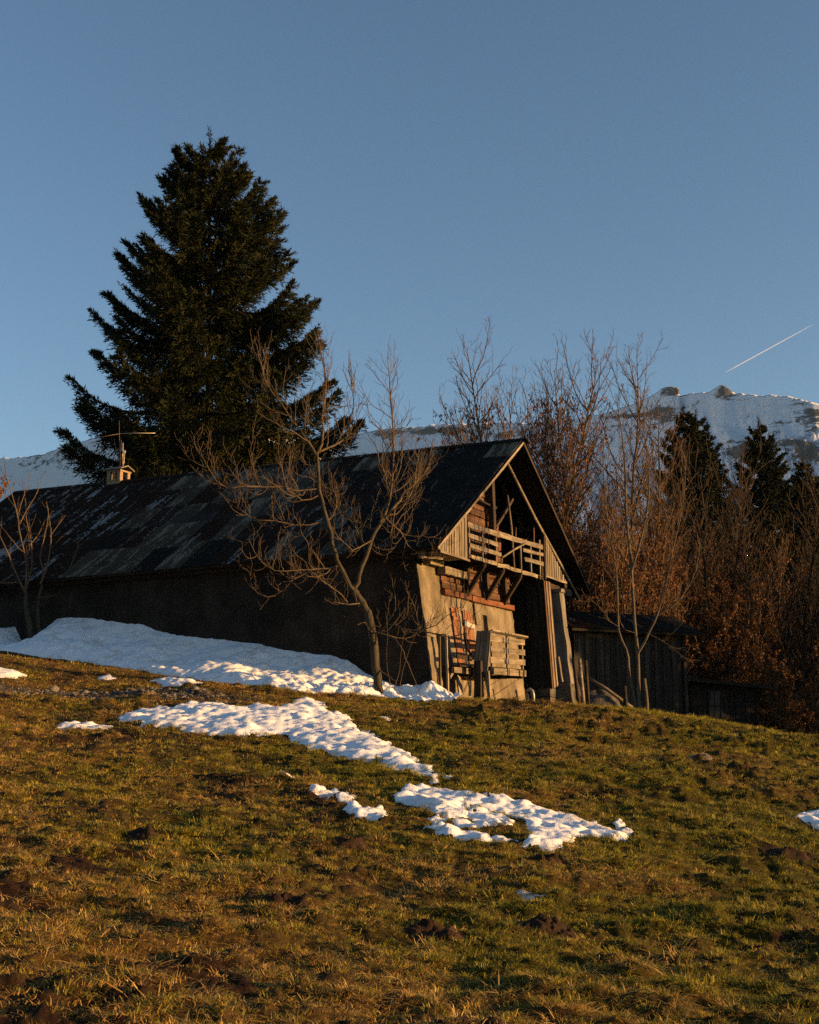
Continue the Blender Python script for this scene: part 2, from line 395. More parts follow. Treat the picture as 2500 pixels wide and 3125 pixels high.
def build_ground():
    fine = np.radians(np.linspace(-29, 29, 520))
    coarse = np.radians(np.linspace(29, 331, 60))[1:-1]
    th = np.concatenate([fine, coarse])                        # clockwise from +Y
    rr = np.concatenate([[0.02, 1.0, 2.0, 3.0], np.geomspace(4.0, 46.0, 340), np.geomspace(47, 140, 36), np.geomspace(150, 700, 12)])
    T, RR = np.meshgrid(th, rr)
    RR = np.where(RR > 150, 150 + (RR - 150) * (1 + 4.0 * np.clip(np.cos(T), 0, 1) ** 3), RR)
    X = RR * np.sin(T); Y = RR * np.cos(T)
    Z = gz(X, Y) + detail(X, Y)
    V = np.stack([X, Y, Z], -1).reshape(-1, 3)
    me = mesh_np('ground', V, grid_faces(len(rr), len(th), True)[:, ::-1], True)
    g, s, v = cover(V[:, 0], V[:, 1])
    ca = me.color_attributes.new('cover', 'FLOAT_COLOR', 'POINT')
    ca.data.foreach_set('color', np.stack([g, s, v, np.ones_like(g)], -1).astype(np.float32).ravel())
    o = new_obj('ground', me, M['ground']); tag(o, kind='structure')
    return o
build_ground()

# ------------------------------------------------------------------ mountains
def rock_snow():
    m, nt, p = mat_base('rock_and_snow')
    geo = nt.nodes.new('ShaderNodeNewGeometry')
    sp = nt.nodes.new('ShaderNodeSeparateXYZ'); nt.links.new(geo.outputs['Normal'], sp.inputs[0])
    v = coords(nt, 'Object')
    a = nz(nt, mapping(nt, v, (1, 1, 2.2)), .02, 6, .62, .5); b = nz(nt, mapping(nt, v, (1, 1, 2.6)), .06, 8, .74); c_ = nz(nt, mapping(nt, v, (1, 1, 2.2)), .30, 6, .72)
    at = nt.nodes.new('ShaderNodeAttribute'); at.attribute_name = 'rock'
    f = math1(nt, 'ADD', math1(nt, 'MULTIPLY', math1(nt, 'SUBTRACT', a, .5), .8), math1(nt, 'MULTIPLY', math1(nt, 'SUBTRACT', b, .5), 2.2))
    f = math1(nt, 'ADD', f, math1(nt, 'MULTIPLY', math1(nt, 'SUBTRACT', c_, .5), 1.3))
    f = math1(nt, 'ADD', f, at.outputs['Fac'])
    r = ramp(nt, [(.47, (0, 0, 0)), (.53, (1, 1, 1))]); nt.links.new(f, r.inputs[0])
    rc = ramp(nt, [(.35, (.03, .03, .033)), (.65, (.13, .12, .115))]); nt.links.new(c_, rc.inputs[0])
    c = mixc(nt, r.outputs[0], (.68, .69, .71), rc.outputs[0])
    nt.links.new(c, p.inputs['Base Color']); p.inputs['Roughness'].default_value = .9; p.inputs['Specular IOR Level'].default_value = .05
    nt.links.new(bump(nt, b, .5, 6.0), p.inputs['Normal'])
    return m
M['rock_and_snow'] = rock_snow()
F_PX = 3690.0; TH = R(10.2)
def px_dir(px, py):
    f = np.array([0, math.cos(TH), math.sin(TH)]); u = np.array([0, -math.sin(TH), math.cos(TH)])
    d = f + np.array([(px - 1250) / F_PX, 0, 0]) + u * (1562.5 - py) / F_PX
    return d
def survey(px, py):
    d = px_dir(px, py); return math.degrees(math.atan2(d[0], d[1])), d[2] / math.hypot(d[0], d[1])
def mountain(name, prof, dists, depth, seed, outcrops, ext, relief, veil=.12):
    """a range seen from the meadow: skyline as bearings and slopes, face falling towards the viewer"""
    sv = [survey(*p) for p in prof]
    az = np.radians([q[0] for q in sv]); el = np.array([q[1] for q in sv])
    A = np.concatenate([np.linspace(az[0] - ext, az[0], 30)[:-1], np.linspace(az[0], az[-1], 400), np.linspace(az[-1], az[-1] + ext, 40)[1:]])
    E = np.interp(A, az, el)
    E = np.where(A < az[0], el[0] * (1 - .3 * (az[0] - A) / ext), E); E = np.where(A > az[-1], el[-1] * (1 - .2 * (A - az[-1]) / ext), E)
    E = E * (1 + .006 * fbm(A * 160, A * 0, seed + 40, 3))
    RD = np.interp(A, np.radians([q[0] for q in dists]), [q[1] for q in dists])
    n_t = 160
    t = np.linspace(0, 1, n_t) ** .8
    Ag, tg = np.meshgrid(A, t); Rg = RD[None, :] - depth * (1 - tg)
    top = E[None, :] * RD[None, :] + CAM_Z
    base = -40.0
    Z = base + (top - base) * (.25 * tg + .75 * tg ** 1.6)
    w = np.sin(np.pi * np.clip(tg, 0, 1)) ** .7 * (1 - tg ** 8)
    q = tg * 2.2
    Z = Z + relief * w * (ridged(Ag * 22 + .8 * q, q * .8 + Ag * 4, seed, 5) + .55 * ridged(Ag * 75 + .6 * q, q * 2.0, seed + 5, 4) + .35 * fbm(Ag * 160, tg * 26, seed + 9, 4))
    b = fbm(np.degrees(Ag) * 1.3, tg * 18 + np.degrees(Ag) * .35, seed + 3, 4)
    rk = veil + .05 + .42 * np.clip(b, -.25, 1)
    elv = (Z - CAM_Z) / Rg; dg = np.degrees(Ag)
    for (px, py, wx, hy, k) in outcrops:
        a0, e0 = survey(px, py); a1, e1 = survey(px + wx, py - hy)
        rk = rk + .74 * k * np.exp(-((dg - a0) / (a1 - a0)) ** 2 - ((elv - e0) / (e1 - e0)) ** 2)
    Z = Z + w * 9.0 * np.clip(rk - .4, 0, 1) * (1 + ridged(Ag * 200, tg * 40, seed + 12, 3))
    tb = np.linspace(0, 1, 14)[1:]
    Ab, tbg = np.meshgrid(A, tb); Rb = RD[None, :] + depth * .5 * tbg
    Zb = top + (base - top) * tbg ** .8
    X = np.concatenate([Rg * np.sin(Ag), Rb * np.sin(Ab)]); Y = np.concatenate([Rg * np.cos(Ag), Rb * np.cos(Ab)]); Z = np.concatenate([Z, Zb])
    V = np.stack([X, Y, Z], -1).reshape(-1, 3)
    me = mesh_np(name, V, grid_faces(n_t + len(tb), len(A))[:, ::-1], True)
    rk = np.concatenate([rk, np.zeros_like(Ab)])
    at = me.attributes.new('rock', 'FLOAT', 'POINT'); at.data.foreach_set('value', rk.astype(np.float32).ravel())
    o = new_obj(name, me, M['rock_and_snow']); tag(o, kind='structure')
    return o
PR = [(1000, 1335), (1123, 1317), (1157, 1311), (1240, 1303), (1380, 1295), (1500, 1290), (1620, 1290), (1750, 1280), (1834, 1265), (1878, 1250), (1962, 1223), (2006, 1199), (2020, 1189), (2034, 1181), (2067, 1178), (2072, 1182), (2076, 1205), (2090, 1205), (2134, 1198), (2179, 1189), (2195, 1180), (2207, 1178), (2225, 1183), (2240, 1195), (2248, 1203), (2324, 1206), (2380, 1208), (2429, 1217), (2479, 1231), (2500, 1234)]
OUT_R = [(2050, 1196, 34, 18, 1.1), (2212, 1200, 32, 24, 1.15), (2030, 1250, 70, 14, .6), (2000, 1265, 60, 12, .5), (2060, 1278, 40, 14, .6), (2480, 1265, 25, 35, .8), (2250, 1385, 45, 30, .9), (2290, 1360, 30, 20, .7), (2230, 1345, 18, 12, .6), (2450, 1375, 60, 35, .9), (2480, 1400, 40, 25, .7), (2400, 1350, 40, 15, .5), (2280, 1218, 60, 6, .45), (2400, 1235, 60, 8, .4), (2200, 1300, 60, 8, .3), (2380, 1290, 50, 8, .3), (1900, 1270, 80, 10, .5), (1850, 1300, 60, 8, .4), (1290, 1318, 110, 10, .7), (1180, 1325, 60, 8, .6), (1400, 1310, 120, 10, .7), (1520, 1330, 100, 10, .6), (1700, 1310, 90, 12, .5), (1750, 1420, 150, 30, .35)]
mountain('mountain_range', PR, [(-25, 1900), (-4, 1800), (19, 1200), (45, 900)], 700, 51, OUT_R, .15, 30)
PL = [(0, 1397), (93, 1395), (140, 1383), (176, 1367), (209, 1353), (278, 1341), (360, 1325), (470, 1300), (560, 1310), (700, 1318), (850, 1328), (930, 1338), (985, 1350), (1030, 1368), (1070, 1390), (1120, 1415), (1200, 1450)]
OUT_L = [(200, 1388, 70, 18, .7), (130, 1405, 50, 8, .45), (60, 1418, 40, 8, .45), (270, 1400, 60, 10, .4)]
# the snow peak behind the spruce: its right flank swings back and turns towards the sun
mountain('snow_peak', PL, [(-30, 1500), (-18.7, 1250), (-9, 950), (-2.5, 1500), (15, 1900)], 450, 77, OUT_L, .15, 12, .06)

# ------------------------------------------------------------------ snow
SNOW = {
 'main': [(-5.36, 22.79), (-5.21, 23.54), (-4.72, 23.93), (-4.29, 24.23), (-3.83, 24.38), (-3.37, 23.93), (-3.06, 24.53), (-2.57, 24.15), (-2.34, 25.27), (-2.12, 25.73), (-1.84, 25.37), (-1.61, 24.26), (-1.21, 23.2), (-0.78, 21.62), (-0.23, 19.82), (0.15, 18.63), (0.29, 17.69), (0.41, 17.49), (0.35, 16.72), (0.23, 17.33), (-0.21, 17.87), (-0.44, 18.6), (-0.86, 18.78), (-1.21, 19.57), (-1.6, 20.01), (-1.91, 20.72), (-2.12, 21.21), (-2.36, 21.03), (-2.74, 20.71), (-3.17, 20.79), (-3.63, 21.03), (-3.97, 21.26), (-4.34, 21.42), (-4.74, 21.86), (-5.23, 22.43)],
 'lower': [(-0.18, 15.38), (-0.03, 16.06), (0.26, 16.34), (0.5, 16.06), (0.63, 15.78), (0.81, 15.46), (1.11, 15.5), (1.49, 15.33), (1.83, 14.89), (1.91, 14.5), (2.16, 14.18), (2.34, 13.66), (2.21, 13.4), (2.05, 13.48), (1.77, 13.3), (1.59, 13.02), (1.54, 12.68), (1.39, 12.44), (1.27, 12.57), (1.11, 12.53), (1.29, 13.05), (1.34, 13.81), (1.27, 14.27), (1.05, 14.69), (0.81, 14.86), (0.66, 14.78), (0.66, 14.24), (0.43, 14.0), (0.26, 14.28), (0.32, 14.7), (0.05, 14.92), (-0.18, 15.22)],
 'lobe1': [(0.67, 14.6), (0.98, 14.55), (1.18, 14.07), (1.1, 13.77), (0.95, 13.71), (0.74, 14.08)],
 'lobe2': [(0.49, 13.76), (0.64, 13.86), (0.97, 13.61), (0.94, 13.41), (0.67, 13.38)],
 'lobe3': [(0.16, 13.42), (0.33, 13.6), (0.55, 13.22), (0.77, 13.21), (0.84, 12.87), (0.69, 12.75), (0.57, 12.94), (0.32, 13.08)],
 'lobe4': [(0.85, 12.97), (0.99, 13.05), (1.09, 12.85), (0.97, 12.77)],
 'lobe5': [(0.18, 13.9), (0.32, 14.04), (0.41, 13.82), (0.28, 13.66)],
 'a': [(-1.31, 16.07), (-1.19, 16.21), (-1.04, 15.85), (-0.95, 15.99), (-0.72, 15.49), (-0.77, 15.03), (-0.98, 15.39), (-1.2, 15.55)],
 'b': [(-0.76, 14.53), (-0.64, 14.69), (-0.54, 14.36), (-0.34, 14.56), (-0.28, 14.2), (-0.31, 13.82), (-0.52, 13.93), (-0.73, 14.25)],
 'c': [(-1.8, 17.08), (-1.75, 17.26), (-1.57, 16.67), (-1.64, 16.53)],
 'flat': [(-6.25, 21.78), (-6.07, 22.21), (-5.71, 21.88), (-5.3, 21.76), (-5.24, 21.38), (-5.69, 21.3), (-6.04, 21.32)],
 'dim': [(0.89, 10.63), (0.96, 10.63), (1.03, 10.43), (1.11, 10.38), (1.07, 10.22), (0.95, 10.31)],
 'right': [(4.85, 15.63), (5.2, 16.26), (5.53, 16.78), (5.9, 17.17), (5.74, 16.33), (5.34, 15.48), (5.01, 15.26), (4.98, 15.5)],
 'e1': [(0.46, 17.21), (0.54, 17.41), (0.6, 17.1), (0.51, 16.96)],
 'e2': [(2.32, 13.86), (2.43, 13.96), (2.46, 13.87), (2.32, 13.68)],
 'e3': [(2.37, 14.38), (2.46, 14.58), (2.47, 14.34), (2.38, 14.22)],
 'wedge': [(-6.04, 29.0), (-5.88, 29.6), (-5.3, 29.3), (-4.83, 27.85), (-5.13, 27.6)],
 'left': [(-9.95, 28.25), (-9.8, 29.15), (-9.54, 29.17), (-9.19, 28.93), (-9.28, 28.53), (-9.8, 27.83)],
 'bit': [(-7.5, 29.37), (-7.38, 29.86), (-7.11, 29.39), (-7.25, 29.02)],
 't1': [(-0.58, 23.8), (-0.48, 24.18), (-0.38, 23.83), (-0.5, 23.45)],
}
SNOW_INFO = {   # height, edge width, cell, label
 'main': (.135, .22, .045, 'largest snow patch, a long lumpy tongue running down the middle of the meadow'),
 'lower': (.065, .085, .026, 'ragged snow patch below the tongue of snow, right of the meadow centre'),
 'lobe1': (.055, .09, .022, 'small snow lobe in the hollow of the ragged lower snow patch'),
 'lobe2': (.04, .06, .02, 'thin snow sliver left of the hollow in the ragged lower patch'),
 'lobe3': (.055, .08, .02, 'crooked snow strip lying in front of the ragged lower snow patch'),
 'lobe4': (.04, .06, .02, 'flat snow scrap at the right end of the crooked snow strip'),
 'lobe5': (.05, .07, .02, 'small snow scrap left of the ragged lower patch, above the crooked strip'),
 'a': (.065, .09, .022, 'upper of two small snow lumps left of the ragged lower patch'),
 'b': (.06, .09, .022, 'lower of two small snow lumps left of the ragged lower patch'),
 'c': (.06, .08, .02, 'tiny snow blob on the grass below the middle of the long tongue'),
 'flat': (.06, .12, .03, 'thin flat snow streak on the grass left of the long snow tongue'),
 'dim': (.015, .04, .012, 'small bluish snow remnant in the brown hollow of the near meadow'),
 'right': (.12, .15, .03, 'snow patch cut off by the right edge of the photo'),
 'e1': (.05, .06, .02, 'snow crumb right of the lower tip of the snow tongue'),
 'e2': (.04, .05, .016, 'snow crumb just past the right tip of the ragged lower patch'),
 'e3': (.05, .05, .016, 'snow crumb uphill of the right tip of the ragged lower patch'),
 'wedge': (.16, .3, .04, 'wedge of sunlit snow on the grass below the snow bank'),
 'left': (.12, .25, .04, 'low snow patch at the left edge, above the gravel'),
 'bit': (.06, .12, .03, 'small thin snow patch between the snow bank and the gravel'),
 't1': (.04, .1, .03, 'snow crumb on the grass below the corner of the barn'),
}
def poly_sd(X, Y, poly):
    P = np.array(poly); Q = np.roll(P, -1, 0)
    d = np.full(X.shape, 1e9); ins = np.zeros(X.shape, bool)
    for (x0, y0), (x1, y1) in zip(P, Q):
        dx, dy = x1 - x0, y1 - y0
        t = np.clip(((X - x0) * dx + (Y - y0) * dy) / (dx * dx + dy * dy), 0, 1)
        d = np.minimum(d, np.hypot(X - x0 - t * dx, Y - y0 - t * dy))
        cond = ((y0 > Y) != (y1 > Y))
        with np.errstate(divide='ignore', invalid='ignore'):
            ins ^= cond & (X < (x1 - x0) * (Y - y0) / (y1 - y0 if y1 != y0 else 1e-9) + x0)
    return np.where(ins, d, -d)
def field_mesh(name, X, Y, Z, keep):
    """mesh of the kept cells of a height field"""
    nr, nc = X.shape
    k = keep[:-1, :-1] | keep[1:, :-1] | keep[:-1, 1:] | keep[1:, 1:]
    f = grid_faces(nr, nc)[k.ravel()]
    used = np.unique(f); mp = np.full(nr * nc, -1); mp[used] = np.arange(len(used))
    V = np.stack([X, Y, Z], -1).reshape(-1, 3)[used]
    return mesh_np(name, V, mp[f], True)
def snow_patch(key, poly, h, w, cell, label, group='snow patches left on the meadow'):
    P = np.array(poly); mn = P.min(0) - .25; mx = P.max(0) + .25
    xs = np.arange(mn[0], mx[0], cell); ys = np.arange(mn[1], mx[1], cell * 1.4)
    X, Y = np.meshgrid(xs, ys)
    sd = poly_sd(X, Y, poly)
    sd = sd + w * .8 * fbm(X * 3.2, Y * 2.2, 61, 5, .65) + w * .30
    e = np.clip(sd / w, 0, 6)
    dome = 1 - np.exp(-1.25 * e)
    vary = np.clip(.5 + 1.1 * fbm(X * .7, Y * .5, 66, 2), .15, 1.2)
    bumps = .62 + .60 * fbm(X * 1.0, Y * .8, 63, 3) - .36 * vary * np.abs(fbm(X * 2.2, Y * 1.9, 64, 4, .6)) + .2 * vary * fbm(X * 8, Y * 6, 65, 3)
    gr = gz(X, Y) + .7 * detail(X, Y) + .015
    Z = gr + np.where(sd > 0, dome * h * bumps, np.maximum(sd * .9, -.09))
    me = field_mesh('snow_patch', X, Y, Z, sd > 0)
    o = new_obj('snow_patch', me, M['snow']); tag(o, label, 'snow', group)
    return o
for k_, (h_, w_, c_, lab_) in SNOW_INFO.items(): snow_patch(k_, SNOW[k_], h_, w_, c_, lab_)

ORG = np.array([0.70, 29.0, 5.97])             # lower left corner of the roof at the gable
BASE = 3.75                                     # height of that corner above the yard
def BW(A, G, Z): return ORG + AV * A + GV * G + np.array([0, 0, Z])
def snow_bank():
    Aa = np.concatenate([np.linspace(-.9, 2.5, 70), np.linspace(2.53, 20, 330)]); nt_ = 60
    outA = [-.9, -.75, -.4, 0, .6, 1.2, 2.4, 4.4, 6.4, 7.6, 8.6, 10, 13, 15, 20]
    outG = [-1.0, -1.12, -1.25, -1.35, -1.5, -1.75, -2.5, -2.35, -2.0, -1.65, -1.5, -1.5, -1.85, -2.0, -2.2]
    topA = [-.9, -.5, 0, .4, .8, 1.2, 1.57, 2.26, 2.74, 3.26, 4.24, 6.3, 8.3, 8.8, 9.4, 10.8, 12.2, 12.5, 12.8, 13.2, 13.8, 14.1, 14.6, 20]
    topZ = [-3.8, -3.62, -3.40, -3.36, -3.46, -3.42, -3.25, -3.04, -2.72, -2.58, -2.42, -2.1, -1.83, -1.72, -1.50, -1.34, -1.24, -1.30, -1.75, -1.95, -1.9, -1.45, -1.48, -.9]
    inA = [-.9, -.3, .2, .6, 1.0, 20]; inG = [-.6, -.25, .1, .30, .46, .46]
    go = np.interp(Aa, outA, outG) + .14 * fbm(Aa * .8, Aa * 0, 71, 3, .5); gi = np.interp(Aa, inA, inG)
    zt = np.interp(Aa, topA, topZ)
    T, A2 = np.meshgrid(np.linspace(0, 1, nt_), Aa)
    G2 = gi[:, None] + (go - gi)[:, None] * T
    W_ = ORG + A2[..., None] * AV + G2[..., None] * GV
    X, Y = W_[..., 0], W_[..., 1]
    gr = gh(X, Y)
    pr = (1 - T) * (1 - .30 * np.sin(np.pi * T)) + .02 * (1 - T)
    top = ORG[2] + zt[:, None]
    hgt = np.maximum(top - gr, .05)
    lum = (.14 * fbm(A2 * .7, G2 * 1.0, 73, 3) + .07 * fbm(A2 * 2.2, G2 * 2.4, 74, 4, .6) - .09 * np.abs(fbm(A2 * 4.2, G2 * 4.6, 75, 3)))
    edge = np.clip((1 - T) * 8, 0, 1) ** .8
    fr = np.clip((3.0 - A2) / 1.5, 0, 1)
    Z = gr + hgt * pr + edge * (.07 + lum * (1 + 1.2 * fr) * np.clip(T * 5 + .25, 0, 1))
    Z = np.where(T > .985, gr - .05, Z)
    V = np.stack([X, Y, Z], -1).reshape(-1, 3)
    me = mesh_np('snow_bank', V, grid_faces(len(Aa), nt_), True)
    o = new_obj('snow_bank', me, M['snow'])
    tag(o, 'long bank of shaded snow heaped against the long wall of the barn', 'snow bank')
snow_bank()

# ------------------------------------------------------------------ barn
barn = empty('barn', (ORG[0], ORG[1], ORG[2] - BASE), PSI - R(90))
tag(barn, 'old stone and timber barn with rusty corrugated roof and open gable balcony', 'barn')
def B(A, G, Z): return Vector((-A, G, Z + BASE))             # barn coordinates to the barn's local frame
RIDGE_G, RIDGE_Z = 5.70, 3.83
def roof_pt(A, s, lift=0.0, side=1):
    """point on the roof: s = 0 at the eave, 1 at the ridge; side 1 left slope, -1 right slope"""
    e = np.array([0.0, -.009 * A]); r = np.array([RIDGE_G, RIDGE_Z + .0105 * A])
    g = e[0] + (r[0] - e[0]) * s; z = e[1] + (r[1] - e[1]) * s
    n = np.array([-(r[1] - e[1]), r[0] - e[0]]); n = n / np.hypot(*n)
    g += n[0] * lift; z += n[1] * lift
    if side < 0: g = 2 * RIDGE_G - g
    return B(A, g, z)

def board(name, p0, p1, width, thick, side, mat, parent, segs=3, jit=.012, ends=None, taper=1.0):
    """rough sawn board from p0 to p1; `side` points along its width; grain along local x"""
    p0 = Vector(p0); p1 = Vector(p1); x = (p1 - p0); L = x.length; x.normalize()
    s = Vector(side); s = (s - x * s.dot(x)).normalized(); t = x.cross(s)
    V = []; F = []
    for i in range(segs + 1):
        u = i / segs; w = width * (1 + (taper - 1) * u)
        dj = [random.uniform(-jit, jit) for _ in range(4)]; b = random.uniform(-jit, jit) * .6
        e = [0, 0, 0, 0]
        if i == 0: e = [random.uniform(-jit, jit) * 1.2 for _ in range(4)]
        if i == segs: e = [random.uniform(-jit, jit) * 1.2 for _ in range(4)]
        V += [(u * L + e[0], -w / 2 + dj[0], -thick / 2 + b), (u * L + e[1], w / 2 + dj[1], -thick / 2 + b),
              (u * L + e[2], w / 2 + dj[1], thick / 2 + b), (u * L + e[3], -w / 2 + dj[0], thick / 2 + b)]
    for i in range(segs):
        a = i * 4
        for j in range(4):
            F.append((a + j, a + 4 + j, a + 4 + (j + 1) % 4, a + (j + 1) % 4))
    F += [(0, 1, 2, 3), (segs * 4 + 3, segs * 4 + 2, segs * 4 + 1, segs * 4)]
    me = mesh(name, V, F)
    o = new_obj(name, me, mat, parent)
    m3 = Matrix((x, s, t)).transposed()
    o.matrix_local = Matrix.Translation(p0) @ m3.to_4x4()
    return o
def pole(name, pts, radii, mat, parent=None, sides=7, origin=None):
    V = []; F = []
    pts = [Vector(p) for p in pts]; org = Vector(origin) if origin is not None else Vector((0, 0, 0))
    for i, p in enumerate(pts):
        t = (pts[min(i + 1, len(pts) - 1)] - pts[max(i - 1, 0)]).normalized()
        a = t.cross(Vector((0, 0, 1)) if abs(t.z) < .9 else Vector((1, 0, 0))).normalized(); b = t.cross(a)
        for j in range(sides):
            an = 2 * math.pi * j / sides; rr = radii[i] * random.uniform(.93, 1.07)
            V.append(p - org + a * math.cos(an) * rr + b * math.sin(an) * rr)
    for i in range(len(pts) - 1):
        for j in range(sides):
            F.append((i * sides + j, i * sides + (j + 1) % sides, (i + 1) * sides + (j + 1) % sides, (i + 1) * sides + j))
    F.append(tuple(range(sides - 1, -1, -1))); F.append(tuple((len(pts) - 1) * sides + j for j in range(sides)))
    me = mesh(name, V, F, True)
    o = new_obj(name, me, mat, parent)
    if origin is not None: o.location = org
    return o
def boxmesh(name, lo, hi, mat, parent, jit=0.0, bev=0):
    V = [[(lo, hi)[(k >> q) & 1][q] + random.uniform(-jit, jit) for q in range(3)] for k in range(8)]
    F = [(0, 2, 3, 1), (4, 5, 7, 6), (0, 1, 5, 4), (2, 6, 7, 3), (0, 4, 6, 2), (1, 3, 7, 5)]
    return new_obj(name, mesh(name, V, F), mat, parent)
gA = Vector((-1, 0, 0)); gG = Vector((0, 1, 0)); gZ = Vector((0, 0, 1))

def wall_face(G, Z): return .84 + .147 * (Z + .09)
def plate(name, g0, g1, z0, z1, cell, face, depth, holes, mat, parent, rough=.012, topfn=None, seed=0):
    """masonry slab on the gable side with holes, front face uneven and battered, sides closed"""
    gs = np.arange(g0, g1 + cell * .5, cell); zs = np.arange(z0, z1 + cell * .5, cell)
    nG, nZ = len(gs), len(zs)
    Gm, Zm = np.meshgrid(gs, zs)
    Gd = Gm + .5 * rough * fbm(Gm * 3 + 5, Zm * 3, seed + 2, 3); Zd = Zm + .5 * rough * fbm(Gm * 3, Zm * 3 + 8, seed + 3, 3)
    A = face(Gm, Zm) + rough * fbm(Gm * 2.5, Zm * 2.5, seed, 4, .6)
    keep = np.ones((nZ - 1, nG - 1), bool)
    cg = (gs[:-1] + gs[1:]) / 2; cz = (zs[:-1] + zs[1:]) / 2
    CG, CZ_ = np.meshgrid(cg, cz)
    for (a, b, c, d) in holes: keep &= ~((CG > a) & (CG < b) & (CZ_ > c) & (CZ_ < d))
    if topfn is not None: keep &= CZ_ < topfn(CG)
    Vf = np.stack([-A, Gd, Zd + BASE], -1).reshape(-1, 3); Vb = Vf + np.array([-depth, 0, 0]); n = len(Vf)
    F = []
    for i in range(nZ - 1):
        for j in range(nG - 1):
            if not keep[i, j]: continue
            a, b, c, d = i * nG + j, i * nG + j + 1, (i + 1) * nG + j + 1, (i + 1) * nG + j
            F.append((a, b, c, d))
            if i == 0 or not keep[i - 1, j]: F.append((b, a, a + n, b + n))
            if i == nZ - 2 or not keep[i + 1, j]: F.append((d, c, c + n, d + n))
            if j == 0 or not keep[i, j - 1]: F.append((a, d, d + n, a + n))
            if j == nG - 2 or not keep[i, j + 1]: F.append((c, b, b + n, c + n))
    V = np.concatenate([Vf, Vb]); F = np.array(F)
    used = np.unique(F); mp = np.full(len(V), -1); mp[used] = np.arange(len(used))
    me = mesh_np(name, V[used], mp[F], False)
    return new_obj(name, me, mat, parent)

# masonry gable: low door left, small window, stepped top
gable = plate('gable_wall', .45, 6.45, -5.0, -.26, .06, lambda G, Z: wall_face(G, Z) + .02 * np.clip((G - 3) / 3, 0, 1), .55,
      [(.97, 1.72, -6, -2.0), (4.18, 4.50, -1.95, -1.30)], M['plaster'], barn, .05,
      lambda G: np.where(G < 1.62, -.30 + .05 * np.sin(G * 9), -.92), 81)
# long wall, one uneven sheet with thickness
def long_wall():
    As = np.concatenate([np.linspace(0, 1, 8), np.linspace(1.3, 19.2, 70)]); Zs = np.linspace(-5, .02, 40)
    A2, Z2 = np.meshgrid(As, Zs)
    Af = A2 + np.where(A2 < .01, wall_face(.45, Z2) + .03, .86 * np.clip(1 - A2 / 3, 0, 1))
    G2 = .45 + .05 * fbm(A2 * .6, Z2 * .9, 91, 4) + .03 * (Z2 + 5) / 5 - .05
    n = A2.size
    V1 = np.stack([-Af, G2, Z2 + BASE], -1).reshape(-1, 3); V2 = V1 + np.array([0, .55, 0])
    f = grid_faces(*A2.shape)
    me = mesh_np('long_wall', np.concatenate([V1, V2]), np.concatenate([f, f[:, ::-1] + n]), True)
    return new_obj('long_wall', me, M['shaded_plaster'], barn)
long_wall()
# rear and right walls close the barn in
boxmesh('rear_wall', B(19.3, .5, -5), B(19.0, 10.6, 0), M['shaded_plaster'], barn)
boxmesh('right_wall', B(19.2, 10.3, -5), B(2.2, 10.6, .4), M['shaded_plaster'], barn)
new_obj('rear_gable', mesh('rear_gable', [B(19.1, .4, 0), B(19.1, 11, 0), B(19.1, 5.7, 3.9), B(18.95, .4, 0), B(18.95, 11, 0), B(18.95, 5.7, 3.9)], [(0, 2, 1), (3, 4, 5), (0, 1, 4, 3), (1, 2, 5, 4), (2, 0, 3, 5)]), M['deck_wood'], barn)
# loft floor and joists above the barn entrance
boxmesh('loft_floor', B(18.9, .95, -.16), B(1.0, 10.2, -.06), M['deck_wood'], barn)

# log wall between masonry and balcony
for (g0, g1, z, h, mt) in ((1.62, 6.30, -.86, .17, 'sill_wood'),):
    pass
def log(name, g0, g1, z, h, A, mt, dep=.22):
    n = 7; V = []; F = []
    for i in range(n + 1):
        u = i / n; hh = h * random.uniform(.92, 1.04)
        prof = [(-.5, -.42), (-.43, -.5), (.43, -.5), (.5, -.42), (.5, .42), (.43, .5), (-.43, .5), (-.5, .42)]
        for (a, b) in prof: V.append((u * (g1 - g0), -(a) * dep + random.uniform(-.008, .008), b * hh + random.uniform(-.008, .008)))
    for i in range(n):
        for j in range(8): F.append((i * 8 + j, i * 8 + (j + 1) % 8, (i + 1) * 8 + (j + 1) % 8, (i + 1) * 8 + j))
    F += [tuple(range(7, -1, -1)), tuple(n * 8 + j for j in range(8))]
    o = new_obj(name, mesh(name, V, F), M[mt], barn)
    p = B(A + dep / 2, g0, z)
    o.matrix_local = Matrix.Translation(p) @ Matrix(((0, -1, 0), (1, 0, 0), (0, 0, 1))).to_4x4()
    return o
log('sill_log', 1.66, 3.32, -.90, .15, .60, 'sill_wood'); log('sill_log', 3.40, 6.36, -.91, .16, .61, 'sill_wood')
zz_ = -.80
for h_, g0_, g1_ in ((.20, 1.66, 6.2), (.19, 1.66, 6.25), (.21, 1.70, 6.2), (.2, 3.0, 6.2)):
    log('log', g0_, g1_, zz_ + h_ / 2, h_ - .012, .70 + random.uniform(-.02, .02), 'log_wood'); zz_ += h_
log('hewn_log', .85, 1.62, -.20, .17, .62, 'pale_wood'); log('hewn_log', 1.50, 2.95, -.36, .20, .52, 'pale_wood')
for g in (3.05, 4.32, 5.62): board('wall_post', B(.62, g, -.88), B(.62, g, .02), .12, .12, gG, M['dark_wood'], barn)

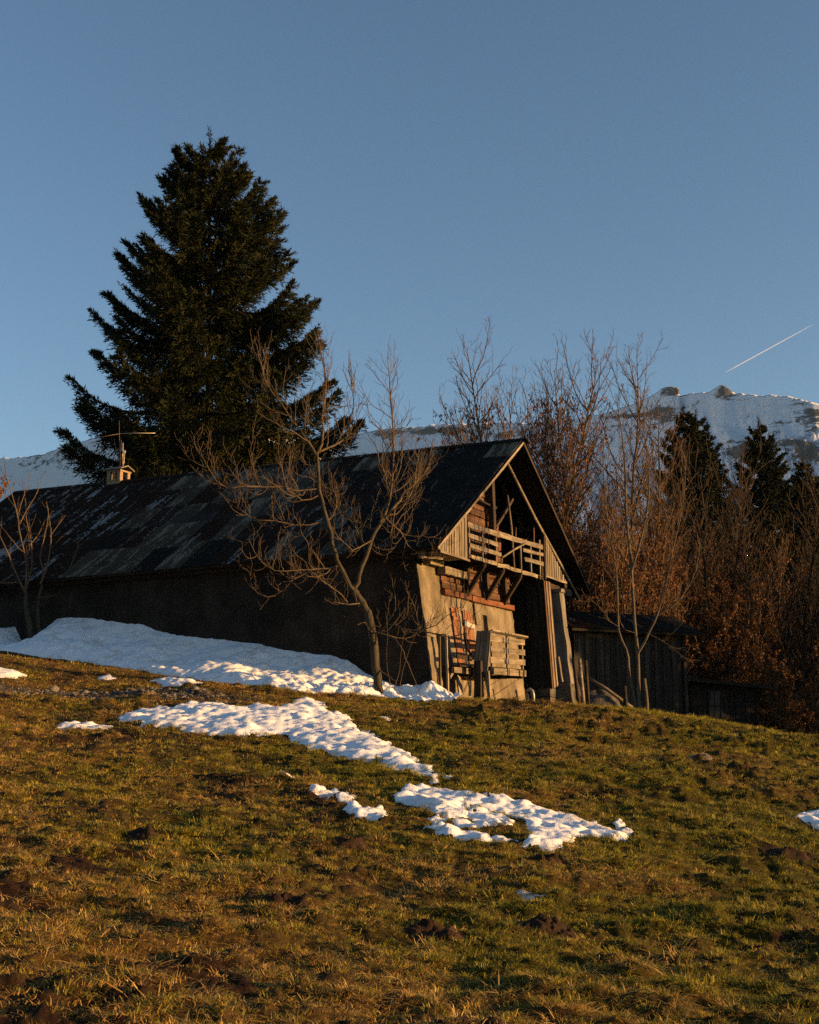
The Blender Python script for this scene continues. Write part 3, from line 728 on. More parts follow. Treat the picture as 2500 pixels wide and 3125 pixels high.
# upper log wall behind the balcony, ragged on the right
zz_ = .02
edge_r = [5.0, 5.0, 4.9, 4.75, 4.3, 4.1, 4.05, 4.0, 3.95, 3.9, 3.9, 3.95, 4.0, 4.2]
k = 0
while zz_ < 2.45:
    h_ = random.uniform(.17, .24); s_ = (zz_ + h_) / 3.83
    g0_ = max(RIDGE_G * s_ + .12, 1.5 if zz_ > .9 else 2.2); g1_ = edge_r[min(k, 13)]
    if g1_ - g0_ > .3: log('log', g0_, g1_, zz_ + h_ / 2, h_ - .014, .42 + random.uniform(-.03, .03), 'log_wood')
    zz_ += h_; k += 1
for i in range(7):           # upright boards at the left of the loft
    g = 1.35 + i * .145; top = min(RIDGE_G and (g / RIDGE_G) * RIDGE_Z - .12, 1.45)
    board('upright_board', B(.36, g, -.05), B(.36, g, top), .11, .025, gG, M['log_wood'], barn)
for i in range(4):           # red boards past the dark post
    g = 4.22 + i * .16; board('upright_board', B(.36, g, .35), B(.36, g, 1.75 - .22 * i), .13, .025, gG, M['sill_wood'], barn)
board('loft_post', B(.26, 4.0, 0), B(.26, 3.90, 2.35), .16, .16, gG, M['dark_wood'], barn)
board('tie_beam', B(.30, 2.55, 1.70), B(.30, 4.3, 1.66), .07, .10, gZ, M['deck_wood'], barn)
board('strut', B(.22, 4.1, 1.1), B(.22, 5.35, 2.1), .08, .08, gZ, M['dark_wood'], barn)
pole('loft_pole', [B(.06, 5.02, -.02), B(.05, 4.82, 1.2), B(.04, 4.55, 2.05)], [.03, .033, .03], M['grey_board'], barn)
board('loft_stick', B(.3, 5.75, .95), B(.3, 5.78, 1.35), .06, .03, gG, M['log_wood'], barn)
board('loft_stick', B(.2, 6.95, .9), B(.2, 6.92, 1.5), .05, .03, gG, M['log_wood'], barn)
board('loft_stick', B(.15, 5.95, .85), B(.15, 6.2, 1.05), .05, .03, gZ, M['sill_wood'], barn)

# balcony
balcony = empty('balcony', (0, 0, 0), 0, barn)
bf = -.02; Af = .05
for (g0_, g1_) in ((2.04, 2.92), (2.96, 3.74), (3.78, 4.62), (4.68, 5.50), (5.54, 6.30), (6.34, 6.80)):
    board('fascia_board', B(Af, g0_, .02 + random.uniform(-.015, .015)), B(Af, g1_, .03 + random.uniform(-.015, .015)), .10, .03, gZ, M['pale_wood'], balcony)
for i in range(5):
    board('floor_board', B(.12 + i * .14, 1.9, .06), B(.12 + i * .14, 7.6, .07), .13, .03, gA, M['dark_wood'], balcony, 6)
board('top_rail', B(Af, 1.86, .83), B(Af, 3.90, .85), .14, .03, gZ, M['grey_board'], balcony)
board('top_rail', B(Af - .01, 3.90, .86), B(Af - .01, 5.6, .90), .14, .03, gZ, M['grey_board'], balcony)
board('top_rail', B(Af - .01, 5.58, .90), B(Af, 7.34, .95), .135, .03, gZ, M['grey_board'], balcony)
board('rail', B(Af, 1.88, .55), B(Af, 3.85, .56), .105, .03, gZ, M['grey_board'], balcony)
board('rail', B(Af, 1.96, .31), B(Af, 4.05, .30), .115, .03, gZ, M['grey_board'], balcony)
board('rail', B(Af, 5.66, .67), B(Af, 7.32, .73), .10, .03, gZ, M['grey_board'], balcony)
board('rail', B(Af, 5.82, .42), B(Af, 7.32, .45), .115, .03, gZ, M['grey_board'], balcony)
for g in (2.02, 2.87, 3.80, 5.60, 6.38, 7.10, 7.30):
    board('baluster', B(.09, g, -.02), B(.09, g - .02, .92 if g < 7 else 1.15), .055, .045, gG, M['grey_board'], balcony)
board('baluster', B(.10, 1.80, -.05), B(.10, 1.76, 1.1), .06, .05, gG, M['dark_wood'], balcony)
pole('loose_stick', [B(-.02, 3.95, .22), B(-.03, 4.8, .55), B(-.03, 5.72, .86)], [.028, .03, .026], M['pale_wood'], balcony)
for g in (3.02, 4.28, 5.58):
    board('brace', B(.60, g, -.82), B(.10, g - .03, -.10), .11, .11, gG, M['dark_wood'], balcony)
    board('joist', B(.72, g, -.06), B(.06, g, -.06), .11, .12, gG, M['dark_wood'], balcony)

# boarded triangles at both ends of the gable
g = .12; i = 0
while g < 1.76:
    w = random.uniform(.055, .095); s_ = (g + w / 2) / RIDGE_G
    top = s_ * RIDGE_Z - .06
    board('gable_board', B(.03 + .012 * (i % 2), g + w / 2, -.10 + random.uniform(-.012, .012)), B(.03 + .012 * (i % 2), g + w / 2, top + random.uniform(-.02, .03)), w - random.uniform(.002, .014), .022, gG, M['grey_board'], barn, 2, .009)
    g += w; i += 1
board('gable_trim', B(.0, .10, -.10), B(.0, 1.86, -.12), .06, .03, gZ, M['grey_board'], barn)
g = 7.42; i = 0
while g < 9.15:
    w = random.uniform(.07, .11); s_ = (2 * RIDGE_G - g - w / 2) / RIDGE_G
    top = 1.36 - (g + w / 2 - 7.28) * .655
    if top > .18: board('gable_board', B(.02 + .012 * (i % 2), g + w / 2, .10), B(.02 + .012 * (i % 2), g + w / 2, top), w - random.uniform(.002, .016), .022, gG, M['grey_board'], barn, 2, .009)
    g += w; i += 1
board('gable_trim', B(-.01, 7.30, .09), B(-.01, 9.12, .08), .06, .03, gZ, M['grey_board'], barn)
board('corner_post', B(.04, 7.36, .0), B(.04, 7.30, 1.36), .10, .08, gG, M['dark_wood'], barn)
board('purlin', B(.06, 9.25, .05), B(3, 9.25, .05), .2, .2, gZ, M['dark_wood'], barn)
board('plate_beam', B(.3, 7.4, -.12), B(.3, 10.2, -.12), .22, .18, gZ, M['dark_wood'], barn)

# shutters, white patch, niche, pipe and marks on the gable wall
def wf(G, Z, off=0.0): return B(wall_face(G, Z) - off, G, Z)
for (g0_, n_, w_, zt, zb) in ((2.02, 3, .125, -1.27, -2.74), (2.72, 4, .14, -1.29, -2.36)):
    shut = empty('shutter', (0, 0, 0), 0, barn)
    for i in range(n_):
        gg = g0_ + w_ * (i + .5)
        board('plank', wf(gg - .03, zb + random.uniform(-.02, .02), .045), wf(gg, zt + random.uniform(-.02, .02), .045), w_ - .008, .025, gG, M['shutter_wood'], shut, 3, .005)
    for zq in (zt - .28, zb + .25):
        board('cleat', wf(g0_ + .0, zq, .075), wf(g0_ + n_ * w_, zq, .075), .09, .025, gZ, M['shutter_wood'], shut)
board('white_board', wf(2.68, -1.64, .08), wf(3.30, -1.68, .08), .13, .02, gZ, M['white_paint'], barn)
pole('drain_pipe', [wf(3.56, -.95, .04), wf(3.53, -1.2, .05), wf(3.49, -1.62, .05)], [.028, .028, .028], M['dark_iron'], barn)
nic = boxmesh('niche_back', B(wall_face(0, -1.6) + .34, 4.12, -2.0), B(wall_face(0, -1.6) + .30, 4.56, -1.25), M['concrete'], barn)
# small electric box in the porch's shade
boxmesh('meter_box', B(.46, 2.95, -2.52), B(.30, 3.22, -2.33), M['zinc'], barn, .004)
boxmesh('door_leaf', B(2.6, .9, -4.0), B(2.5, 3.0, -1.9), M['dark_wood'], barn)

# porch: a small landing on posts with a boarded rail
porch = empty('porch', (0, 0, 0), 0, barn)
PA = -.55
board('cap_rail', B(PA - .02, 1.80, -1.93), B(PA - .02, 4.22, -1.95), .12, .045, Vector((1, 0, .35)), M['pale_wood'], porch, 4, .01)
for (zq, w_) in ((-2.11, .145), (-2.38, .15), (-2.64, .15)):
    board('rail', B(PA, 1.82, zq - .01), B(PA, 4.16, zq + .03), w_, .028, gZ, M['grey_board'], porch, 4, .01)
for g in (2.02, 3.06, 4.10): board('baluster', B(PA + .05, g, -3.0), B(PA + .05, g - .02, -1.95), .06, .05, gG, M['pale_wood'], porch)
board('edge_beam', B(PA, 1.95, -2.93), B(PA, 4.14, -2.90), .16, .09, gZ, M['pale_wood'], porch, 4, .012)
for i in range(7): board('floor_board', B(PA + .08 + i * .145, 1.0 if i > 2 else 1.9, -2.83), B(PA + .08 + i * .145, 4.2, -2.81), .135, .03, gA, M['dark_wood'], porch, 4)
board('side_beam', B(.06, .92, -2.93), B(.06, 1.95, -2.93), .15, .07, gZ, M['grey_board'], porch)
board('side_rail', B(-.03, .95, -2.60), B(-.03, 1.85, -2.62), .10, .03, gZ, M['dark_wood'], porch)
for g in (2.0, 4.05): board('joist', B(.5, g, -2.98), B(PA + .02, g, -2.98), .11, .12, gZ, M['dark_wood'], porch)
for i in range(3):
    board('end_plank', B(-.20 - .13 * i, 1.66 + .01 * i, -3.08), B(-.30 - .13 * i, 1.74, -1.93), .125, .03, gA, M['grey_board'], porch, 3, .008)
board('post', B(-.36, 1.52, -3.95), B(-.34, 1.60, -2.70), .20, .18, gG, M['dark_wood'], porch)
board('post', B(-.62, 1.66, -4.0), B(-.56, 1.62, -2.95), .09, .07, gG, M['grey_board'], porch)
board('post', B(.20, .93, -3.5), B(.20, .84, -2.08), .055, .05, gG, M['pale_wood'], porch)
board('post', B(.34, .80, -3.5), B(.34, .74, -2.10), .05, .05, gG, M['grey_board'], porch)
board('knee_brace', B(.16, .95, -3.12), B(.16, 1.12, -2.98), .07, .05, gZ, M['pale_wood'], porch)
for (p, q) in (((PA, 2.9, -2.98), (.26, 1.95, -3.72)), ((PA, 4.0, -2.98), (.26, 2.9, -3.76)), ((.2, 2.3, -3.0), (.28, 1.7, -3.7))):
    pole('tie_rod', [B(*p), B(*q)], [.010, .010], M['iron'], porch, 5)
board('leaning_plank', B(-.12, 1.10, -3.72), B(.26, 1.62, -3.05), .19, .04, gG, M['pale_wood'], porch)
board('base_plank', B(.22, 1.75, -3.62), B(.20, 3.15, -3.60), .15, .05, gZ, M['pale_wood'], porch)

# boarded side of the entrance with its stone footing
i = 0; A_ = .12
while A_ < 3.4:
    w = random.uniform(.14, .22)
    board('side_board', B(A_ + w / 2 - .20, 7.40 + .015 * (i % 2), -3.2), B(A_ + w / 2, 7.40 + .015 * (i % 2), .02), w - .01, .025, gA, M['shed_wood'], barn, 3, .006)
    A_ += w; i += 1
for i in range(5):
    gg = 7.44 + i * .115
    board('front_board', B(-.10 - .02 * (i % 2), gg, -3.2 + .03 * i), B(.10 - .02 * (i % 2), gg, -.02), .085 + .02 * (i % 2), .03, gG, M['grey_board'] if i % 2 else M['log_wood'], barn, 3, .006)
board('front_board', B(-.24, 7.93, -3.0), B(-.14, 7.88, -2.25), .12, .03, gG, M['grey_board'], barn, 3)
def prism(name, pts_front, pts_back, mat, parent, sub=0):
    n = len(pts_front); V = list(pts_front) + list(pts_back)
    F = [tuple(range(n)), tuple(range(2 * n - 1, n - 1, -1))] + [(i, i + n, (i + 1) % n + n, (i + 1) % n) for i in range(n)]
    return new_obj(name, mesh(name, V, F), mat, parent)
# footing stones, each its own block
rs = random.Random(5)
zq = -4.05
for row in range(3):
    h_ = (.32, .30, .25)[row]; A_ = -.06
    while A_ < 2.2:
        w = rs.uniform(.28, .5)
        o = boxmesh('footing_stone', B(A_ + w - .02, 7.36 + rs.uniform(0, .03), zq), B(A_, 7.9, zq + h_ - .02), M['rubble'], barn, .018); A_ += w
    zq += h_
# battered pillar and its block
def tower(name, prof, mat, parent, rough, seed):
    """four sided masonry pier from (z, A0, A1, G0, G1) rings"""
    V = []; F = []; zs = np.linspace(prof[0][0], prof[-1][0], 16); pz = [p[0] for p in prof]; m = 5
    for z in zs:
        a0, a1, g0, g1 = [np.interp(z, pz, [p[q] for p in prof]) for q in (1, 2, 3, 4)]
        ring = [(a0 + (a1 - a0) * t, g0) for t in np.linspace(0, 1, m)[:-1]] + [(a1, g0 + (g1 - g0) * t) for t in np.linspace(0, 1, m)[:-1]] + \
               [(a1 + (a0 - a1) * t, g1) for t in np.linspace(0, 1, m)[:-1]] + [(a0, g1 + (g0 - g1) * t) for t in np.linspace(0, 1, m)[:-1]]
        for k, (a, g) in enumerate(ring):
            V.append(B(a + rough * float(noise(k * .7, z * 2.1, seed)), g + rough * float(noise(k * .9 + 9, z * 1.7, seed)), z + .3 * rough * float(noise(k * 1.3, z * 3, seed + 1))))
    n = 4 * (m - 1)
    for i in range(len(zs) - 1):
        for j in range(n): F.append((i * n + j, i * n + (j + 1) % n, (i + 1) * n + (j + 1) % n, (i + 1) * n + j))
    F.append(tuple((len(zs) - 1) * n + j for j in range(n))); F.append(tuple(range(n - 1, -1, -1)))
    return new_obj(name, mesh(name, V, F), mat, parent)
tower('pillar', [(-3.05, -.40, .55, 8.20, 8.62), (-.30, -.10, .55, 8.26, 8.56)], M['concrete'], barn, .02, 3)
tower('pillar_block', [(-4.2, -.58, .62, 7.92, 8.74), (-3.05, -.50, .6, 7.96, 8.68)], M['rubble'], barn, .05, 8)
board('pillar_pad', B(-.16, 8.36, -.24), B(.6, 8.36, -.24), .34, .10, gG, M['grey_board'], barn)

# ------------------------------------------------------------------ roof
def sheet_mesh(seed, w=.90, L=1.62, waves=9):
    r = random.Random(seed); n = waves * 4
    V = []
    for j in range(3):
        sag = r.uniform(-.012, .012)
        for i in range(n + 1):
            u = i / n
            V.append((u * w, j / 2 * L + (r.uniform(-.012, .012) if j != 1 else 0), .017 * math.sin(2 * math.pi * waves * u) + sag * math.sin(math.pi * u)))
    me = mesh('corrugated_sheet', V, [tuple(int(q) for q in f) for f in grid_faces(3, n + 1)], True)
    return me
SHEETS = {}
for q in range(5):
    for v_ in range(2):
        me = sheet_mesh(q * 10 + v_); me.materials.append(M['roof%d' % q]); SHEETS[(q, v_)] = me
roof = empty('roof', (0, 0, 0), 0, barn)
def frame_from(p, px_, py_):
    x = (px_ - p).normalized(); y = (py_ - p); y = (y - x * y.dot(x)).normalized(); z = x.cross(y)
    return Matrix.Translation(p) @ Matrix((x, y, z)).transposed().to_4x4()
rr_ = random.Random(21)
NC, NR = 23, 5
for c in range(NC):
    A0 = -.06 + c * .86
    for rw in range(NR):
        s0 = (rw * 1.37 - .10) / 6.87
        # p runs along the eave, y up the slope
        p = roof_pt(A0 + .90, s0, .05 + .012 * (rw % 2) + rr_.uniform(0, .012) + .01 * (c % 2)); q = roof_pt(A0, s0, .05 + .012 * (rw % 2) + .01 * (c % 2)); t = roof_pt(A0 + .90, s0 + .24, .05 + .012 * (rw % 2) + .022 + .01 * (c % 2))
        f_ = float(noise(c * .35 + 3, rw * .5 + 7, 45)); 
        if c > 13: k_ = rr_.choice([4, 4, 2, 1, 4, 2])
        elif c > 8: k_ = rr_.choice([4, 2, 1, 3, 0, 3, 1])
        elif c > 3: k_ = rr_.choice([0, 3, 1, 0, 3, 2])
        else: k_ = rr_.choice([0, 3, 3, 0, 0])
        o = bpy.data.objects.new('corrugated_sheet', SHEETS[(k_, rr_.randint(0, 1))]); col.objects.link(o); o.parent = roof
        o.matrix_local = frame_from(p, q, t) @ Matrix.Rotation(R(rr_.uniform(-.5, .5)), 4, 'Z')
# roof decks (the underside shows at the gable)
def deck(name, side, s0, s1):
    V = [roof_pt(0.02, s0, 0, side), roof_pt(19.6, s0, 0, side), roof_pt(19.6, s1, 0, side), roof_pt(0.02, s1, 0, side)]
    V2 = [roof_pt(0.02, s0, -.05, side), roof_pt(19.6, s0, -.05, side), roof_pt(19.6, s1, -.05, side), roof_pt(0.02, s1, -.05, side)]
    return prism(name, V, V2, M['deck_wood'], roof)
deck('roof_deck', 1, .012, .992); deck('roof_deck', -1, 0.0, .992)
V = []; nA = 160
for i in range(nA):
    A_ = -.05 + 19.7 * i / (nA - 1); lf = .045 + .018 * (i % 2)
    V += [roof_pt(A_, -.012, lf, -1), roof_pt(A_, 1.0, lf, -1)]
new_obj('roof_covering', mesh('roof_covering', V, [(2 * i, 2 * i + 1, 2 * i + 3, 2 * i + 2) for i in range(nA - 1)]), M['roof1'], roof)
for i in range(10):
    A0 = -.1 + i * 1.98; A1 = A0 + 2.0
    p = [roof_pt(A0, .975, .10, 1), roof_pt(A1, .975, .10, 1), roof_pt(A1, 1.0, .115, 1), roof_pt(A0, 1.0, .115, 1)]
    q = [roof_pt(A0, .975, .10, -1), roof_pt(A1, .975, .10, -1)]
    new_obj('ridge_cap', mesh('ridge_cap', p + q, [(0, 1, 2, 3), (3, 2, 5, 4)]), M['roof%d' % (0, 1, 2)[i % 3]], roof)
# verge boards, rafters and purlins
def along(side, s, A, lift): return roof_pt(A, s, lift, side)
for (s0, s1) in ((-.01, .34), (.34, .68), (.68, .995)):
    board('verge_board', along(1, s0, -.015, -.02), along(1, s1, -.015, -.02), .07, .03, Vector((0, -.56, .83)), M['grey_board'], roof, 3, .008)
    board('verge_board', along(-1, s0, -.01, -.02), along(-1, s1, -.01, -.02), .10, .03, Vector((0, .56, .83)), M['dark_wood'], roof, 3, .01)
pole('rake_pole', [B(.62, 6.02, 3.30), B(.50, 7.9, 1.92), B(.34, 9.6, .72), B(.22, 11.05, -.32)], [.045, .05, .05, .045], M['grey_board'], roof)
for A_ in np.arange(1.2, 9, 1.1):
    for sd in (1, -1): board('rafter', along(sd, .02, A_, -.12), along(sd, .99, A_, -.12), .10, .13, gA, M['deck_wood'], roof, 1, .004)
for s_ in (.03, .5):
    for sd in (1, -1): board('purlin', along(sd, s_, .35 if s_ < .2 else .5, -.24), along(sd, s_, 18.5, -.24), .16, .16, gZ, M['dark_wood'], roof, 2, .005)
board('eave_board', along(1, -.004, .1, -.03), along(1, -.004, 19.3, -.03), .05, .025, gZ, M['dark_wood'], roof, 8, .008)
board('eave_bracket', B(.55, .10, -.14), B(.30, .78, -.10), .22, .12, gZ, M['pale_wood'], roof)
board('eave_soffit', B(.1, .9, -.10), B(.85, .9, -.10), 1.5, .03, gG, M['grey_board'], roof)

# chimney
chim = empty('chimney', B(15.0, 5.75, 3.70), 0, roof)
def cb(name, lo, hi, mt, jit=.006): return boxmesh(name, lo, hi, M[mt], chim, jit)
cb('stack', (-.30, -.26, -.3), (.28, .26, .34), 'chimney_plaster'); cb('band', (-.32, -.28, .34), (.30, .28, .38), 'chimney_plaster')
for (x0, x1, y0, y1) in ((-.30, -.16, -.26, -.14), (-.06, .06, -.26, -.14), (.15, .28, -.26, -.12), (-.30, -.16, .14, .26), (.15, .28, .14, .26)):
    cb('pier', (x0, y0, .38), (x1, y1, .66), 'chimney_plaster')
cb('head', (-.32, -.28, .66), (.30, .28, .72), 'chimney_plaster'); cb('flue', (-.05, -.02, .38), (.02, .05, .66), 'chimney_plaster')
prism('cap_slab', [Vector((-.42, -.36, .72)), Vector((.40, -.36, .72)), Vector((.40, .0, .86)), Vector((-.42, .0, .86))], [Vector((-.42, -.36, .76)), Vector((.40, -.36, .76)), Vector((.40, .0, .90)), Vector((-.42, .0, .90))], M['concrete'], chim)
prism('cap_slab', [Vector((-.42, .36, .72)), Vector((.40, .36, .72)), Vector((.40, .0, .86)), Vector((-.42, .0, .86))], [Vector((-.42, .36, .76)), Vector((.40, .36, .76)), Vector((.40, .0, .90)), Vector((-.42, .0, .90))], M['concrete'], chim)

# antenna fixed to the chimney
ch_w = BW(15.0, 5.75, 3.70 + .16)
ant = empty('antenna', (ch_w[0], ch_w[1], ch_w[2] + .62)); tag(ant, 'old television aerial with long cross arms above the chimney', 'antenna')
pole('mast', [(0, 0, 0), (-.02, 0, .8), (-.07, 0, 1.75)], [.018, .016, .013], M['iron'], ant, 6)
pole('cross_arm', [(-.05, 0, 1.28), (-.42, -.12, 1.18), (-.78, -.25, 1.08)], [.014, .014, .012], M['iron'], ant, 6)
pole('cross_arm', [(-.05, 0, 1.29), (.55, .05, 1.32), (1.18, .10, 1.33)], [.009, .009, .010], M['aluminium'], ant, 6)
pole('dipole', [(.05, -.02, .15), (.03, -.02, 1.05)], [.013, .015], M['iron'], ant, 6)
pole('dipole', [(.12, -.02, .2), (.10, -.02, .95)], [.014, .014], M['aluminium'], ant, 6)
pole('bracket', [(.08, -.02, 0), (.16, -.02, .25), (.17, -.02, .62)], [.012, .012, .012], M['aluminium'], ant, 5)
boxmesh('junction_box', Vector((.13, -.05, .58)), Vector((.20, .0, .68)), M['aluminium'], ant)
pole('cable', [(.26, 0, -.02), (.1, -.02, .22), (-.1, -.05, .62), (-.2, -.1, 1.1)], [.005] * 4, M['dark_iron'], ant, 4)

# ------------------------------------------------------------------ trees
def tubes(lines, sides):
    """lines: list of (pts list, r0, r1); returns vertices and quads for tapered tubes"""
    by = {}
    for ln in lines: by.setdefault(len(ln[0]), []).append(ln)
    Vs = []; Fs = []; off = 0
    for n, L in by.items():
        P = np.array([l[0] for l in L], float); m = len(L)
        t = np.linspace(0, 1, n)
        r0 = np.array([l[1] for l in L])[:, None]; r1 = np.array([l[2] for l in L])[:, None]
        Rr = r0 + (r1 - r0) * t[None, :]
        T = np.empty_like(P); T[:, 1:-1] = P[:, 2:] - P[:, :-2]; T[:, 0] = P[:, 1] - P[:, 0]; T[:, -1] = P[:, -1] - P[:, -2]
        T /= np.linalg.norm(T, axis=2, keepdims=True) + 1e-9
        ref = np.array([.31, .77, .12]); Xv = np.cross(T, ref); Xv /= np.linalg.norm(Xv, axis=2, keepdims=True) + 1e-9
        Yv = np.cross(T, Xv)
        an = np.arange(sides) * 2 * np.pi / sides
        ring = P[:, :, None, :] + Rr[:, :, None, None] * (np.cos(an)[None, None, :, None] * Xv[:, :, None, :] + np.sin(an)[None, None, :, None] * Yv[:, :, None, :])
        Vs.append(ring.reshape(-1, 3))
        i = np.arange(n - 1)[:, None]; j = np.arange(sides)[None, :]; j2 = (j + 1) % sides
        f = np.stack([i * sides + j, i * sides + j2, (i + 1) * sides + j2, (i + 1) * sides + j], -1).reshape(-1, 4)
        F = (f[None] + (np.arange(m) * n * sides)[:, None, None]).reshape(-1, 4) + off
        Fs.append(F); off += m * n * sides
    return np.concatenate(Vs), np.concatenate(Fs)
def leaf_quads(P, D, L, Wd, r):
    """thin diamond leaves at P pointing along D"""
    n = len(P); D = D / (np.linalg.norm(D, axis=1, keepdims=True) + 1e-9)
    q = r.normal(size=(n, 3)); S = np.cross(D, q); S /= np.linalg.norm(S, axis=1, keepdims=True) + 1e-9
    L = np.asarray(L).reshape(-1, 1) * np.ones((n, 1)); Wd = np.asarray(Wd).reshape(-1, 1) * np.ones((n, 1))
    v = np.stack([P, P + D * L * .45 + S * Wd, P + D * L, P + D * L * .45 - S * Wd], 1).reshape(-1, 3)
    f = np.arange(4 * n).reshape(-1, 4)
    return v, f
def vadd(a, b, s=1.0): return (a[0] + b[0] * s, a[1] + b[1] * s, a[2] + b[2] * s)
def vnorm(a):
    l = math.sqrt(a[0] * a[0] + a[1] * a[1] + a[2] * a[2]) + 1e-9; return (a[0] / l, a[1] / l, a[2] / l)
def vlerp(pts, t):
    f = t * (len(pts) - 1); i = min(int(f), len(pts) - 2); u = f - i
    a, b = pts[i], pts[i + 1]
    return (a[0] + (b[0] - a[0]) * u, a[1] + (b[1] - a[1]) * u, a[2] + (b[2] - a[2]) * u), vnorm((b[0] - a[0], b[1] - a[1], b[2] - a[2]))
def vlen(pts): return sum(math.dist(a, b) for a, b in zip(pts[:-1], pts[1:]))
def sprout(rd, p, d, L, n, up, wig):
    pts = [p]; st = L / n
    for i in range(n):
        d = vnorm((d[0] + rd.gauss(0, wig), d[1] + rd.gauss(0, wig), d[2] + rd.gauss(0, wig) + up))
        p = vadd(p, d, st); pts.append(p)
    return pts
TW = [.0085]                # least twig radius, set per tree
def ramify(rd, lines, level, out, spec):
    """spec per level: (spacing, t0, angle, ratio, minlen, up, wiggle, npts, rscale)"""
    if level >= len(spec): return
    sp, t0, ang, ratio, minl, up, wig, npt, rs = spec[level]
    nxt = []
    for (pts, r0, r1) in lines:
        Lp = vlen(pts); n = max(1, int(Lp * (1 - t0) / sp)); az = rd.uniform(0, 6.28)
        for k in range(n):
            t = t0 + (1 - t0) * (k + rd.random()) / n
            p, T = vlerp(pts, min(t, .995)); az += 2.4 + rd.uniform(-.5, .5)
            ref = (0, 0, 1) if abs(T[2]) < .85 else (1, 0, 0)
            X = vnorm((T[1] * ref[2] - T[2] * ref[1], T[2] * ref[0] - T[0] * ref[2], T[0] * ref[1] - T[1] * ref[0]))
            Yv = (T[1] * X[2] - T[2] * X[1], T[2] * X[0] - T[0] * X[2], T[0] * X[1] - T[1] * X[0])
            c, s = math.cos(az), math.sin(az); a = ang * rd.uniform(.7, 1.25)
            ca, sa = math.cos(a), math.sin(a)
            d = (T[0] * ca + (X[0] * c + Yv[0] * s) * sa, T[1] * ca + (X[1] * c + Yv[1] * s) * sa, T[2] * ca + (X[2] * c + Yv[2] * s) * sa)
            L = max(minl, Lp * ratio * (1 - .55 * t)) * rd.uniform(.6, 1.2)
            rp = r0 + (r1 - r0) * t; ra = min(rp * .8, max(TW[0], L * rs * 1.3)); rb = max(TW[0] * .62, ra * .4)
            nl = (sprout(rd, p, d, L, npt, up, wig), ra, rb); nxt.append(nl)
    out.append(nxt); ramify(rd, nxt, level + 1, out, spec)

def finish_tree(name, loc, trunk_lines, crown_levels, tmat, cmat, label, cat='tree', group=None, tsides=8, csides=(5, 4, 3), leaves=None, lmat=None, rz=0, lname='leaves'):
    root = empty(name, loc, rz); tag(root, label, cat, group)
    v, f = tubes(trunk_lines, tsides); new_obj('trunk', mesh_np('trunk', v, f, True), tmat, root)
    vs = []; fs = []; off = 0
    for k, L in enumerate(crown_levels):
        if not L: continue
        v, f = tubes(L, csides[min(k, len(csides) - 1)]); vs.append(v); fs.append(f + off); off += len(v)
    if vs: new_obj('crown', mesh_np('crown', np.concatenate(vs), np.concatenate(fs), True), cmat, root)
    if leaves is not None: new_obj(lname, mesh_np(lname, leaves[0], leaves[1], False), lmat, root)
    return root
def bend(pts, n):
    """resample a guide line smoothly to n points"""
    P = np.array(pts, float); m = len(P); t = np.linspace(0, m - 1, n); i = np.clip(t.astype(int), 0, m - 2); u = (t - i)[:, None]
    P0 = P[np.maximum(i - 1, 0)]; P1 = P[i]; P2 = P[i + 1]; P3 = P[np.minimum(i + 2, m - 1)]
    Q = .5 * (2 * P1 + (P2 - P0) * u + (2 * P0 - 5 * P1 + 4 * P2 - P3) * u ** 2 + (3 * P1 - P0 - 3 * P2 + P3) * u ** 3)
    return [tuple(q) for q in Q]

